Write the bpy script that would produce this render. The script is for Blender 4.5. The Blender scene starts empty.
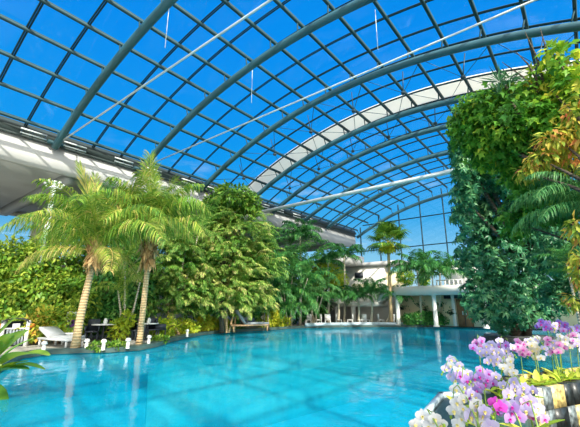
import bpy, math, random
import numpy as np
from mathutils import Vector, Matrix

rng = np.random.default_rng(7)
random.seed(7)
SC = bpy.context.scene
COL = SC.collection
R_ = math.radians

# ------------------------------------------------------------------ camera model
F = 365.25
PITCH, YAW, H = R_(14.36), R_(38.49), 1.6
RAD, XC, ZC = 26.5, -7.2, -12.9            # glass vault: radius, axis x, axis z

def ray(px, py):
    x = (px - 290) / F
    y = (213.5 - py) / F
    up = y * math.cos(PITCH) + math.sin(PITCH)
    fw = math.cos(PITCH) - y * math.sin(PITCH)
    return np.array([math.cos(YAW) * x - math.sin(YAW) * fw, math.sin(YAW) * x + math.cos(YAW) * fw, up])
CAM = np.array([0, 0, H])
def at_d(px, py, d): return CAM + ray(px, py) * d
def at_z(px, py, z):
    r = ray(px, py); return CAM + r * ((z - H) / r[2])
def at_y(px, py, Y):
    r = ray(px, py); return CAM + r * (Y / r[1])
def at_x(px, py, X):
    r = ray(px, py); return CAM + r * (X / r[0])
def depth_at_x(px, X, py=300): return X / ray(px, py)[0]

cam_d = bpy.data.cameras.new('camera')
cam = bpy.data.objects.new('camera', cam_d)
COL.objects.link(cam)
cam_d.sensor_width = 36
cam_d.lens = 36 * F / 580
cam_d.clip_end = 500
cam.location = (0, 0, H)
cam.rotation_euler = (math.pi / 2 + PITCH, 0, YAW)
SC.camera = cam

# ------------------------------------------------------------------ mesh builder
class MB:
    def __init__(s):
        s.v, s.l, s.c, s.t, s.n = [], [], [], [], 0
    def add(s, V, faces, tint=0.5):
        """faces: int array (m,k), all faces with k corners"""
        V = np.asarray(V, float).reshape(-1, 3)
        Fa = np.asarray(faces, int)
        s.v.append(V); s.l.append((Fa + s.n).ravel()); s.c.append(np.full(len(Fa), Fa.shape[1], int))
        s.t.append(np.broadcast_to(np.asarray(tint, float), (len(V),)).copy() if np.ndim(tint) else np.full(len(V), tint))
        s.n += len(V)
        return s
    def box(s, lo, hi, tint=0.5):
        x0, y0, z0 = lo; x1, y1, z1 = hi
        V = [(x0,y0,z0),(x1,y0,z0),(x1,y1,z0),(x0,y1,z0),(x0,y0,z1),(x1,y0,z1),(x1,y1,z1),(x0,y1,z1)]
        return s.add(V, [(0,3,2,1),(4,5,6,7),(0,1,5,4),(1,2,6,5),(2,3,7,6),(3,0,4,7)], tint)
    def obox(s, c, half, axes, tint=0.5):
        c = np.asarray(c, float); A = np.asarray(axes, float)
        sg = [(-1,-1,-1),(1,-1,-1),(1,1,-1),(-1,1,-1),(-1,-1,1),(1,-1,1),(1,1,1),(-1,1,1)]
        V = [c + sum(q[i] * half[i] * A[i] for i in range(3)) for q in sg]
        return s.add(V, [(0,3,2,1),(4,5,6,7),(0,1,5,4),(1,2,6,5),(2,3,7,6),(3,0,4,7)], tint)
    def tube(s, pts, rad, k=8, tint=0.5, cap=True):
        P = np.asarray(pts, float); n = len(P)
        rad = np.broadcast_to(np.asarray(rad, float), (n,))
        T = np.gradient(P, axis=0); T /= np.linalg.norm(T, axis=1)[:, None] + 1e-9
        up = np.array([0, 0, 1.0]) if abs(T[0, 2]) < 0.9 else np.array([1.0, 0, 0])
        a = np.arange(k) * 2 * math.pi / k
        V = []
        for i in range(n):
            u = np.cross(up, T[i]); u /= np.linalg.norm(u) + 1e-9
            w = np.cross(T[i], u); up = w
            V.append(P[i] + rad[i] * (np.cos(a)[:, None] * u + np.sin(a)[:, None] * w))
        V = np.concatenate(V)
        i, j = np.meshgrid(np.arange(n - 1), np.arange(k), indexing='ij')
        j2 = (j + 1) % k
        s.add(V, np.stack([i*k+j, i*k+j2, (i+1)*k+j2, (i+1)*k+j], -1).reshape(-1, 4), tint)
        if cap:
            b = s.n - n * k
            for base, rev in ((0, True), ((n - 1) * k, False)):
                f = list(range(base + b, base + b + k)); f = f[::-1] if rev else f
                s.l.append(np.array(f)); s.c.append(np.array([k]))
        return s
    def lathe(s, prof, k=16, o=(0, 0, 0), tint=0.5):
        o = np.asarray(o, float); a = np.arange(k) * 2 * math.pi / k
        V = np.concatenate([np.stack([r*np.cos(a), r*np.sin(a), np.full(k, z)], 1) for r, z in prof]) + o
        n = len(prof)
        i, j = np.meshgrid(np.arange(n - 1), np.arange(k), indexing='ij'); j2 = (j + 1) % k
        return s.add(V, np.stack([i*k+j, i*k+j2, (i+1)*k+j2, (i+1)*k+j], -1).reshape(-1, 4), tint)
    def prism(s, poly, z0, z1, tint=0.5):
        n = len(poly)
        V = [(p[0], p[1], z0) for p in poly] + [(p[0], p[1], z1) for p in poly]
        s.add(V, [(i, (i+1) % n, n + (i+1) % n, n + i) for i in range(n)], tint)
        b = s.n - 2 * n
        s.l.append(np.arange(b + n, b + 2*n)); s.c.append(np.array([n]))
        s.l.append(np.arange(b, b + n)[::-1]); s.c.append(np.array([n]))
        return s
    def mesh(s, name, m, smooth=False):
        me = bpy.data.meshes.new(name)
        V = np.concatenate(s.v); L = np.concatenate(s.l); C = np.concatenate(s.c)
        me.vertices.add(len(V)); me.vertices.foreach_set('co', V.astype(np.float32).ravel())
        me.loops.add(len(L)); me.loops.foreach_set('vertex_index', L.astype(np.int32))
        me.polygons.add(len(C))
        st = np.concatenate([[0], np.cumsum(C)[:-1]]).astype(np.int32)
        me.polygons.foreach_set('loop_start', st)
        me.update(calc_edges=True)
        at = me.attributes.new('tint', 'FLOAT', 'POINT')
        at.data.foreach_set('value', np.concatenate(s.t).astype(np.float32))
        if smooth: me.polygons.foreach_set('use_smooth', np.ones(len(C), bool))
        me.materials.append(m)
        me.validate()
        return me
    def build(s, name, m, parent=None, smooth=False, loc=None):
        o = bpy.data.objects.new(name, s.mesh(name, m, smooth)); COL.objects.link(o)
        if parent is not None: o.parent = parent
        if loc is not None: o.location = loc
        return o

def put(name, me, parent=None, loc=(0, 0, 0), rot=(0, 0, 0), sc=1.0):
    o = bpy.data.objects.new(name, me); COL.objects.link(o)
    o.parent = parent; o.location = loc; o.rotation_euler = rot; o.scale = (sc,) * 3
    return o
LABELS = set()
def tag(o, label, cat, group=None, kind=None):
    o['label'] = label; o['category'] = cat
    if group: o['group'] = group
    if kind: o['kind'] = kind
    return o
def thing(name, label, cat, loc=(0, 0, 0), rz=0, group=None):
    o = bpy.data.objects.new(name, None); COL.objects.link(o)
    o.location = tuple(loc); o.rotation_euler = (0, 0, rz); o.empty_display_size = 0.2
    return tag(o, label, cat, group)
def struct(name, mb, m, label=None, cat=None, smooth=False, parent=None):
    o = mb.build(name, m, parent, smooth)
    if parent is None:
        o['kind'] = 'structure'
        if label: o['label'] = label; o['category'] = cat or 'structure'
    return o
ORD = ['first','second','third','fourth','fifth','sixth','seventh','eighth','ninth','tenth','eleventh','twelfth','thirteenth','fourteenth','fifteenth','sixteenth','seventeenth','eighteenth','nineteenth','twentieth','twenty-first','twenty-second','twenty-third','twenty-fourth','twenty-fifth','twenty-sixth','twenty-seventh','twenty-eighth','twenty-ninth','thirtieth','thirty-first','thirty-second','thirty-third']

# ------------------------------------------------------------------ materials
def newmat(name):
    m = bpy.data.materials.new(name); m.use_nodes = True
    nt = m.node_tree; nt.nodes.clear()
    out = nt.nodes.new('ShaderNodeOutputMaterial')
    return m, nt, out
def N(nt, typ, **kw):
    n = nt.nodes.new(typ)
    for k, v in kw.items():
        if hasattr(n, k): setattr(n, k, v)
        else: n.inputs[k].default_value = v
    return n
def ramp(nt, stops, interp='LINEAR'):
    r = nt.nodes.new('ShaderNodeValToRGB'); cr = r.color_ramp; cr.interpolation = interp
    while len(cr.elements) < len(stops): cr.elements.new(0.5)
    for e, (p, c) in zip(cr.elements, stops): e.position = p; e.color = (*c, 1)
    return r
def plain(name, c, rough=0.6, metal=0.0, var=0.15, scale=3.0, c2=None, bump=0.0, spec=0.4):
    """solid with a soft noise variation of its colour"""
    m, nt, out = newmat(name)
    p = N(nt, 'ShaderNodeBsdfPrincipled', Roughness=rough, Metallic=metal)
    p.inputs['Specular IOR Level'].default_value = spec
    tc = N(nt, 'ShaderNodeTexCoord'); no = N(nt, 'ShaderNodeTexNoise'); no.inputs['Scale'].default_value = scale
    no.inputs['Detail'].default_value = 4
    nt.links.new(tc.outputs['Object'], no.inputs['Vector'])
    c2 = c2 or tuple(x * (1 - var) for x in c)
    r = ramp(nt, [(0.35, c2), (0.65, c)])
    nt.links.new(no.outputs['Fac'], r.inputs['Fac']); nt.links.new(r.outputs['Color'], p.inputs['Base Color'])
    if bump:
        b = N(nt, 'ShaderNodeBump'); b.inputs['Strength'].default_value = bump
        nt.links.new(no.outputs['Fac'], b.inputs['Height']); nt.links.new(b.outputs['Normal'], p.inputs['Normal'])
    nt.links.new(p.outputs['BSDF'], out.inputs['Surface'])
    return m
def leafmat(name, stops, trans=0.35, rough=0.45, spec=0.35):
    """leaf colour from the per-leaf tint; thin leaves let light through"""
    m, nt, out = newmat(name)
    a = N(nt, 'ShaderNodeAttribute'); a.attribute_name = 'tint'
    r = ramp(nt, stops)
    nt.links.new(a.outputs['Fac'], r.inputs['Fac'])
    p = N(nt, 'ShaderNodeBsdfPrincipled', Roughness=rough)
    p.inputs['Specular IOR Level'].default_value = spec
    nt.links.new(r.outputs['Color'], p.inputs['Base Color'])
    t = N(nt, 'ShaderNodeBsdfTranslucent')
    hs = N(nt, 'ShaderNodeHueSaturation'); hs.inputs['Hue'].default_value = 0.485; hs.inputs['Value'].default_value = 1.3
    nt.links.new(r.outputs['Color'], hs.inputs['Color']); nt.links.new(hs.outputs['Color'], t.inputs['Color'])
    mx = N(nt, 'ShaderNodeMixShader'); mx.inputs[0].default_value = trans
    nt.links.new(p.outputs['BSDF'], mx.inputs[1]); nt.links.new(t.outputs['BSDF'], mx.inputs[2])
    nt.links.new(mx.outputs['Shader'], out.inputs['Surface'])
    return m

M = {}
M['teal_steel'] = plain('teal_steel', (0.045, 0.14, 0.18), 0.45, 0.0, 0.2, 1.2, spec=.35)
M['purlin'] = plain('purlin_steel', (0.022, 0.075, 0.095), 0.55, 0.0, 0.2, 1.5, spec=.25)
M['bar'] = plain('bar_steel', (0.012, 0.05, 0.075), 0.55, 0.0, 0.2, 1.5, spec=.25)
M['white_steel'] = plain('white_steel', (0.78, 0.84, 0.84), 0.4, 0.0, 0.08, 1.5)
M['cable'] = plain('cable_steel', (0.05, 0.09, 0.12), 0.4, 0.5)
M['gutter'] = plain('gutter_metal', (0.03, 0.05, 0.05), 0.6, 0.0, 0.3, 0.8)
M['strip'] = leafmat('strip_panel', [(0, (0.80, 0.79, 0.74)), (1, (0.86, 0.85, 0.80))], 0.45, 0.6, 0.2)
M['fascia'] = plain('fascia_paint', (0.48, 0.49, 0.49), 0.6, 0, 0.05, 0.7)
M['soffit'] = plain('soffit_paint', (0.36, 0.37, 0.37), 0.7, 0, 0.15, 0.5)
M['wall_paint'] = plain('wall_paint', (0.55, 0.54, 0.5), 0.8, 0, 0.1, 0.6)
M['cream'] = plain('cream_render', (0.95, 0.82, 0.54), 0.8, 0, 0.08, 0.8)
M['white_render'] = plain('white_render', (0.9, 0.88, 0.82), 0.7, 0, 0.06, 0.8)
M['deck'] = plain('deck_stone', (0.30, 0.29, 0.25), 0.6, 0, 0.3, 2.0)
M['kerb'] = plain('kerb_stone', (0.07, 0.12, 0.11), 0.4, 0, 0.3, 3.0)
M['soil'] = plain('soil', (0.05, 0.04, 0.025), 0.9, 0, 0.5, 8, bump=0.5)
M['rock'] = plain('dark_rock', (0.10, 0.11, 0.11), 0.6, 0, 0.6, 4, bump=0.8)
M['wood'] = plain('tan_wood', (0.45, 0.30, 0.17), 0.5, 0, 0.3, 6)
M['door'] = plain('door_wood', (0.35, 0.17, 0.08), 0.5, 0, 0.3, 4)
M['dark'] = plain('dark_plastic', (0.035, 0.045, 0.06), 0.45)
M['grey'] = plain('grey_fabric', (0.30, 0.34, 0.38), 0.8)
M['white'] = plain('white_plastic', (0.85, 0.86, 0.86), 0.4, 0, 0.05)
M['towel'] = plain('purple_towel', (0.14, 0.05, 0.25), 0.9)
M['orange'] = plain('orange_fabric', (0.85, 0.28, 0.05), 0.8)
M['terracotta'] = plain('dark_pot', (0.06, 0.05, 0.05), 0.6)
M['rim'] = plain('rim_stone', (0.55, 0.68, 0.76), 0.4, 0, 0.2, 4)
M['petal_core'] = plain('petal_core', (0.8, 0.55, 0.1), 0.5)
M['stem'] = plain('stem_green', (0.28, 0.42, 0.10), 0.5, 0, 0.3, 20)

# trunks: ringed bark along the object's z
def bark(name, c1, c2, scale=9.0):
    m, nt, out = newmat(name)
    tc = N(nt, 'ShaderNodeTexCoord'); w = N(nt, 'ShaderNodeTexWave'); w.bands_direction = 'Z'
    w.inputs['Scale'].default_value = scale * 0.35; w.inputs['Distortion'].default_value = 2.5; w.inputs['Detail'].default_value = 3
    nt.links.new(tc.outputs['Object'], w.inputs['Vector'])
    r = ramp(nt, [(0.1, c2), (0.6, c1)])
    nt.links.new(w.outputs['Fac'], r.inputs['Fac'])
    p = N(nt, 'ShaderNodeBsdfPrincipled', Roughness=0.8)
    nt.links.new(r.outputs['Color'], p.inputs['Base Color'])
    b = N(nt, 'ShaderNodeBump'); b.inputs['Strength'].default_value = 0.5; b.inputs['Distance'].default_value = 0.03
    nt.links.new(w.outputs['Fac'], b.inputs['Height']); nt.links.new(b.outputs['Normal'], p.inputs['Normal'])
    nt.links.new(p.outputs['BSDF'], out.inputs['Surface'])
    return m
M['palm_bark'] = bark('palm_bark', (0.68, 0.48, 0.26), (0.50, 0.33, 0.16))
M['pale_bark'] = bark('pale_bark', (0.60, 0.55, 0.42), (0.38, 0.33, 0.24))
M['dark_bark'] = bark('dark_bark', (0.12, 0.09, 0.06), (0.05, 0.04, 0.03))
M['husk'] = leafmat('palm_husk', [(0, (0.30, 0.17, 0.07)), (0.5, (0.55, 0.36, 0.16)), (1, (0.78, 0.58, 0.30))], 0.15, 0.8, 0.1)

M['l_coco'] = leafmat('leaf_coconut', [(0, (0.03, 0.13, 0.02)), (0.45, (0.16, 0.34, 0.04)), (0.8, (0.42, 0.50, 0.07)), (1, (0.70, 0.56, 0.18))], 0.35)
M['l_broad'] = leafmat('leaf_broad', [(0, (0.025, 0.10, 0.015)), (0.5, (0.13, 0.30, 0.03)), (1, (0.45, 0.55, 0.07))], 0.3)
M['l_yellow'] = leafmat('leaf_yellow_green', [(0, (0.16, 0.34, 0.03)), (0.5, (0.48, 0.60, 0.05)), (1, (0.80, 0.72, 0.08))], 0.4)
M['l_weep'] = leafmat('leaf_weeping', [(0, (0.03, 0.13, 0.02)), (0.5, (0.16, 0.35, 0.05)), (0.88, (0.46, 0.54, 0.13)), (1, (0.66, 0.58, 0.22))], 0.3)
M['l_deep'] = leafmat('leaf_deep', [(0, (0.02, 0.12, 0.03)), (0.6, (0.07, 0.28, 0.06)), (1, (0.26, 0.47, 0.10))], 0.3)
M['l_areca'] = leafmat('leaf_areca', [(0, (0.03, 0.16, 0.05)), (0.5, (0.12, 0.36, 0.11)), (1, (0.34, 0.54, 0.16))], 0.35)
M['l_schef'] = leafmat('leaf_umbrella', [(0, (0.02, 0.13, 0.06)), (0.55, (0.08, 0.32, 0.14)), (1, (0.28, 0.55, 0.22))], 0.25, 0.35, 0.5)
M['l_vine'] = leafmat('leaf_lobed', [(0, (0.04, 0.18, 0.02)), (0.55, (0.13, 0.38, 0.04)), (0.85, (0.42, 0.62, 0.05)), (1, (0.85, 0.75, 0.10))], 0.4)
M['l_croton'] = leafmat('leaf_croton', [(0, (0.20, 0.34, 0.04)), (0.4, (0.60, 0.62, 0.08)), (0.7, (0.80, 0.45, 0.10)), (1, (0.70, 0.18, 0.10))], 0.4)
M['l_spiky'] = leafmat('leaf_spiky', [(0, (0.02, 0.08, 0.04)), (1, (0.07, 0.22, 0.08))], 0.2)
M['l_orchid'] = leafmat('leaf_orchid', [(0, (0.12, 0.34, 0.03)), (0.6, (0.42, 0.60, 0.05)), (1, (0.75, 0.75, 0.12))], 0.35)
M['l_hedge'] = leafmat('leaf_hedge', [(0, (0.02, 0.12, 0.03)), (0.6, (0.06, 0.26, 0.05)), (1, (0.22, 0.45, 0.09))], 0.25)
def petal(name, a, b):
    return leafmat(name, [(0, a), (1, b)], 0.35, 0.5, 0.2)
PET = {
 'white': petal('petal_white', (0.66, 0.65, 0.66), (0.78, 0.77, 0.78)),
 'cream': petal('petal_cream', (0.72, 0.66, 0.50), (0.80, 0.76, 0.64)),
 'lilac': petal('petal_lilac', (0.48, 0.38, 0.70), (0.72, 0.66, 0.86)),
 'purple': petal('petal_purple', (0.34, 0.16, 0.54), (0.58, 0.40, 0.74)),
 'violet': petal('petal_violet', (0.20, 0.10, 0.48), (0.40, 0.26, 0.68)),
 'pink': petal('petal_pink', (0.62, 0.20, 0.50), (0.78, 0.50, 0.70)),
 'magenta': petal('petal_magenta', (0.62, 0.03, 0.50), (0.80, 0.15, 0.66)),
}
M['lip_y'] = plain('lip_yellow', (0.85, 0.72, 0.25), 0.5)
M['lip_m'] = plain('lip_magenta', (0.55, 0.02, 0.35), 0.5)

def glassmat(name, tint, refl):
    m, nt, out = newmat(name)
    t = N(nt, 'ShaderNodeBsdfTransparent'); t.inputs['Color'].default_value = (*tint, 1)
    g = N(nt, 'ShaderNodeBsdfGlossy'); g.inputs['Roughness'].default_value = 0.02
    no = N(nt, 'ShaderNodeTexNoise'); no.inputs['Scale'].default_value = 0.4
    mr = N(nt, 'ShaderNodeMapRange'); mr.inputs['To Min'].default_value = refl * 0.6; mr.inputs['To Max'].default_value = refl * 1.4
    nt.links.new(no.outputs['Fac'], mr.inputs['Value'])
    mx = N(nt, 'ShaderNodeMixShader')
    nt.links.new(mr.outputs['Result'], mx.inputs[0])
    nt.links.new(t.outputs['BSDF'], mx.inputs[1]); nt.links.new(g.outputs['BSDF'], mx.inputs[2])
    nt.links.new(mx.outputs['Shader'], out.inputs['Surface'])
    return m
M['glass'] = glassmat('roof_glass', (0.96, 0.98, 0.98), 0.03)
M['glass_far'] = glassmat('end_glass', (0.93, 0.97, 0.98), 0.05)

def watermat():
    m, nt, out = newmat('pool_water')
    geo = N(nt, 'ShaderNodeNewGeometry')
    n1 = N(nt, 'ShaderNodeTexNoise'); n1.inputs['Scale'].default_value = 1.3; n1.inputs['Detail'].default_value = 3
    n2 = N(nt, 'ShaderNodeTexNoise'); n2.inputs['Scale'].default_value = 5.0; n2.inputs['Detail'].default_value = 2
    nt.links.new(geo.outputs['Position'], n1.inputs['Vector']); nt.links.new(geo.outputs['Position'], n2.inputs['Vector'])
    ad = N(nt, 'ShaderNodeMath'); ad.operation = 'MULTIPLY_ADD'; ad.inputs[1].default_value = 0.22
    nt.links.new(n2.outputs['Fac'], ad.inputs[0]); nt.links.new(n1.outputs['Fac'], ad.inputs[2])
    b = N(nt, 'ShaderNodeBump'); b.inputs['Strength'].default_value = 0.4; b.inputs['Distance'].default_value = 0.04
    nt.links.new(ad.outputs['Value'], b.inputs['Height'])
    fr = N(nt, 'ShaderNodeFresnel'); fr.inputs['IOR'].default_value = 1.33
    nt.links.new(b.outputs['Normal'], fr.inputs['Normal'])
    sc = N(nt, 'ShaderNodeMath'); sc.operation = 'MULTIPLY'; sc.inputs[1].default_value = 0.66
    nt.links.new(fr.outputs['Fac'], sc.inputs[0])
    t = N(nt, 'ShaderNodeBsdfTransparent'); t.inputs['Color'].default_value = (0.80, 0.99, 1.0, 1)
    df = N(nt, 'ShaderNodeBsdfDiffuse'); df.inputs['Color'].default_value = (0.003, 0.50, 0.74, 1)   # turquoise mixed in to brighten the water, in place of scatter within it
    m0 = N(nt, 'ShaderNodeMixShader'); m0.inputs[0].default_value = 0.38
    nt.links.new(t.outputs['BSDF'], m0.inputs[1]); nt.links.new(df.outputs['BSDF'], m0.inputs[2])
    g = N(nt, 'ShaderNodeBsdfGlossy'); g.inputs['Roughness'].default_value = 0.0
    nt.links.new(b.outputs['Normal'], g.inputs['Normal'])
    mx = N(nt, 'ShaderNodeMixShader')
    nt.links.new(sc.outputs[0], mx.inputs[0])
    nt.links.new(m0.outputs['Shader'], mx.inputs[1]); nt.links.new(g.outputs['BSDF'], mx.inputs[2])
    nt.links.new(mx.outputs['Shader'], out.inputs['Surface'])
    return m
M['water'] = watermat()
def tilemat(name, c, c2):
    m, nt, out = newmat(name)
    geo = N(nt, 'ShaderNodeNewGeometry')
    br = N(nt, 'ShaderNodeTexBrick'); br.inputs['Scale'].default_value = 2.0; br.offset = 0.0
    br.inputs['Color1'].default_value = (*c, 1); br.inputs['Color2'].default_value = (*c2, 1)
    br.inputs['Mortar'].default_value = (c2[0] * 0.9, c2[1] * 0.95, c2[2], 1); br.inputs['Mortar Size'].default_value = 0.015
    nt.links.new(geo.outputs['Position'], br.inputs['Vector'])
    p = N(nt, 'ShaderNodeBsdfPrincipled', Roughness=0.5)
    nt.links.new(br.outputs['Color'], p.inputs['Base Color'])
    nt.links.new(p.outputs['BSDF'], out.inputs['Surface'])
    return m
M['tile'] = tilemat('pool_tile', (0.008, 0.54, 0.79), (0.006, 0.49, 0.75))
M['tile_light'] = tilemat('pool_tile_light', (0.03, 0.70, 0.82), (0.02, 0.64, 0.78))
def stonemat():
    m, nt, out = newmat('mosaic_stone')
    a = N(nt, 'ShaderNodeAttribute'); a.attribute_name = 'tint'
    r = ramp(nt, [(0.0, (0.015, 0.02, 0.022)), (0.35, (0.13, 0.16, 0.17)), (0.55, (0.02, 0.028, 0.03)), (0.72, (0.62, 0.48, 0.18)), (0.9, (0.70, 0.62, 0.40))], 'CONSTANT')
    nt.links.new(a.outputs['Fac'], r.inputs['Fac'])
    tc = N(nt, 'ShaderNodeTexCoord'); no = N(nt, 'ShaderNodeTexNoise'); no.inputs['Scale'].default_value = 22; no.inputs['Detail'].default_value = 6
    nt.links.new(tc.outputs['Object'], no.inputs['Vector'])
    mr = N(nt, 'ShaderNodeMapRange'); mr.inputs['From Min'].default_value = 0.3; mr.inputs['From Max'].default_value = 0.7
    mr.inputs['To Min'].default_value = 0.15; mr.inputs['To Max'].default_value = 2.0
    nt.links.new(no.outputs['Fac'], mr.inputs['Value'])
    mul = N(nt, 'ShaderNodeMix'); mul.data_type = 'RGBA'; mul.blend_type = 'MULTIPLY'; mul.inputs[0].default_value = 1
    nt.links.new(r.outputs['Color'], mul.inputs[6]); nt.links.new(mr.outputs['Result'], mul.inputs[7])
    p = N(nt, 'ShaderNodeBsdfPrincipled', Roughness=0.35)
    nt.links.new(mul.outputs[2], p.inputs['Base Color']); nt.links.new(p.outputs['BSDF'], out.inputs['Surface'])
    return m
M['mosaic'] = stonemat()
M['green_mosaic'] = tilemat('green_mosaic', (0.02, 0.10, 0.09), (0.012, 0.05, 0.05))
M['green_mosaic'].node_tree.nodes['Brick Texture'].inputs['Scale'].default_value = 12

# ------------------------------------------------------------------ world, sun
SUN = Vector((0.70, -0.46, 0.60)).normalized()
def world():
    w = bpy.data.worlds.new('sky'); SC.world = w; w.use_nodes = True
    nt = w.node_tree; nt.nodes.clear()
    out = nt.nodes.new('ShaderNodeOutputWorld'); bg = nt.nodes.new('ShaderNodeBackground')
    tc = nt.nodes.new('ShaderNodeTexCoord')
    sp = nt.nodes.new('ShaderNodeSeparateXYZ'); nt.links.new(tc.outputs['Generated'], sp.inputs[0])
    r = ramp(nt, [(0.0, (0.50, 0.70, 0.84)), (0.05, (0.50, 0.78, 0.94)), (0.12, (0.28, 0.66, 0.93)), (0.22, (0.05, 0.44, 0.90)), (0.38, (0.006, 0.34, 0.93)), (0.62, (0.003, 0.285, 0.92)), (1.0, (0.003, 0.23, 0.80))])
    nt.links.new(sp.outputs['Z'], r.inputs['Fac'])
    # thin streaks of cloud low in the sky
    mp = nt.nodes.new('ShaderNodeMapping'); mp.inputs['Scale'].default_value = (3, 3, 9)
    nt.links.new(tc.outputs['Generated'], mp.inputs['Vector'])
    no = nt.nodes.new('ShaderNodeTexNoise'); no.inputs['Scale'].default_value = 1.6; no.inputs['Detail'].default_value = 6; no.inputs['Roughness'].default_value = 0.6
    nt.links.new(mp.outputs['Vector'], no.inputs['Vector'])
    cr = ramp(nt, [(0.58, (0, 0, 0)), (0.74, (1, 1, 1))]); nt.links.new(no.outputs['Fac'], cr.inputs['Fac'])
    lo = ramp(nt, [(0.05, (0.1,) * 3), (0.20, (0.7,) * 3), (0.30, (0.5,) * 3), (0.40, (0.06,) * 3), (0.7, (0.02,) * 3)]); nt.links.new(sp.outputs['Z'], lo.inputs['Fac'])
    mu = nt.nodes.new('ShaderNodeMath'); mu.operation = 'MULTIPLY'
    nt.links.new(cr.outputs['Color'], mu.inputs[0]); nt.links.new(lo.outputs['Color'], mu.inputs[1])
    mx = nt.nodes.new('ShaderNodeMix'); mx.data_type = 'RGBA'; mx.inputs[7].default_value = (0.85, 0.95, 1.0, 1)
    nt.links.new(mu.outputs[0], mx.inputs[0]); nt.links.new(r.outputs['Color'], mx.inputs[6])
    # white haze on the sun's side of the sky, brightened as unseen fill light
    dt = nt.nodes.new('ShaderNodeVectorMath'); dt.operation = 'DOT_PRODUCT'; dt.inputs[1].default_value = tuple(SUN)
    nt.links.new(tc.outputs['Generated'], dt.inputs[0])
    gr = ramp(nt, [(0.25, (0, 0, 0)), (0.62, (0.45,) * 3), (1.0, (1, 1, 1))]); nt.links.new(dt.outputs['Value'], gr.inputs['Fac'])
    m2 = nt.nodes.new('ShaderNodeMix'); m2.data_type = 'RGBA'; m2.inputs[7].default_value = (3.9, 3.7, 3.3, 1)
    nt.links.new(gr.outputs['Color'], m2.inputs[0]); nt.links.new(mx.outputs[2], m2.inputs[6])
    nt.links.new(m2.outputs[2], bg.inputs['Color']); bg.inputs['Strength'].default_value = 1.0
    nt.links.new(bg.outputs[0], out.inputs['Surface'])
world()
sl = bpy.data.lights.new('sun', 'SUN'); sl.energy = 6.5; sl.angle = R_(0.6); sl.color = (1.0, 0.93, 0.80)
so = bpy.data.objects.new('sun', sl); COL.objects.link(so)
so.rotation_euler = SUN.to_track_quat('Z', 'Y').to_euler()

SC.view_settings.view_transform = 'Standard'; SC.view_settings.look = 'None'
SC.view_settings.gamma = 1; SC.view_settings.exposure = 0.0
SC.cycles.max_bounces = 8; SC.cycles.transparent_max_bounces = 12
SC.cycles.caustics_reflective = False; SC.cycles.caustics_refractive = False
SC.cycles.sample_clamp_indirect = 6

# ------------------------------------------------------------------ roof
def arc(y, r, p0, p1, n):
    a = np.radians(np.linspace(p0, p1, n))
    return np.stack([XC + r * np.sin(a), np.full(n, y), ZC + r * np.cos(a)], 1)
PH0, PH1, Y0, Y1 = -30.5, 58.0, -6.5, 37.64
ribY = [-3.1, 1.42, 5.94, 10.49, 15.02, 19.59, 22.67, 27.08, 31.07, 37.5]
for k, y in enumerate(ribY):
    b = MB().tube(arc(y, RAD * 0.968, PH0 + 0.9, PH1, 72), 0.17, 12)
    o = struct('roof_beam', b, M['teal_steel'], 'curved teal steel roof arch, %s counted from the near end' % ORD[k], 'roof arch', smooth=True)
phs = [-25.26 + 3.379 * i for i in range(-1, 25)]
def curved_pts(ph, r):
    a = R_(ph); return XC + r * math.sin(a), ZC + r * math.cos(a), np.array([math.sin(a), 0, math.cos(a)]), np.array([math.cos(a), 0, -math.sin(a)])
for k, ph in enumerate(phs):
    x, z, nr, tg = curved_pts(ph, RAD - 0.10)
    b = MB().obox(((x), (Y0 + Y1) / 2, z), ((Y1 - Y0) / 2, 0.05, 0.085), (np.array([0, 1.0, 0]), tg, nr))
    for y in ribY:                                   # short hangers down to each arch
        xx, zz, _, _ = curved_pts(ph, RAD * 0.968)
        b.tube([(xx, y, zz), (x, y, z)], 0.035, 5)
    struct('purlin_beam', b, M['purlin'], 'straight lengthwise roof purlin, %s up from the eave gutter' % ORD[k], 'purlin')
barY = [3.05 + 1.597 * k for k in range(-5, 11)] + [20.62 + 1.597 * k for k in range(0, 11)]
for k, y in enumerate(barY):
    P = arc(y, RAD - 0.03, PH0, PH1, 60)
    b = MB()
    for off in (-0.04, 0.04):
        b.tube(P + [0, off, 0], 0.036, 4)
    struct('glazing_beam', b, M['bar'], 'slim curved double glazing bar, %s counted from the near end' % ORD[k], 'glazing bar')
# glass skin with the opaque strip left out of it
def skin(y0, y1, r, n=60):
    A, B = arc(y0, r, PH0, PH1, n), arc(y1, r, PH0, PH1, n)
    V = np.concatenate([A, B]); i = np.arange(n - 1)
    return V, np.stack([i, i + 1, n + i + 1, n + i], 1)
g = MB(); g.add(*skin(Y0, 19.05, RAD + 0.02)); g.add(*skin(20.62, Y1, RAD + 0.02))
struct('ceiling', g, M['glass'], 'clear curved glass roof skin over the pool hall', 'glass roof')
g = MB(); g.add(*skin(19.05, 20.62, RAD + 0.02)); g.add(*skin(19.05, 20.62, RAD + 0.10))
struct('ceiling_panel', g, M['strip'], 'wide opaque white band curving across the glass roof', 'roof band')
# tie rods across the hall
for k, (y, z, r, m, lb) in enumerate([(6.05, 9.65, 0.035, 'white_steel', 'thin straight tie rod spanning the hall beside the third arch'),
                                  (11.15, 10.15, 0.035, 'white_steel', 'thin straight tie rod spanning the hall beside the fourth arch'),
                                  (20.47, 8.88, 0.13, 'white_steel', 'thick white tie beam spanning the hall under the white roof band')]):
    xl = -19.9 if k < 2 else -20.3
    b = MB().tube([(xl, y, z), (13.5, y, z)], r, 10)
    struct('tie_beam', b, M[m], lb, 'tie beam', smooth=True)
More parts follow.
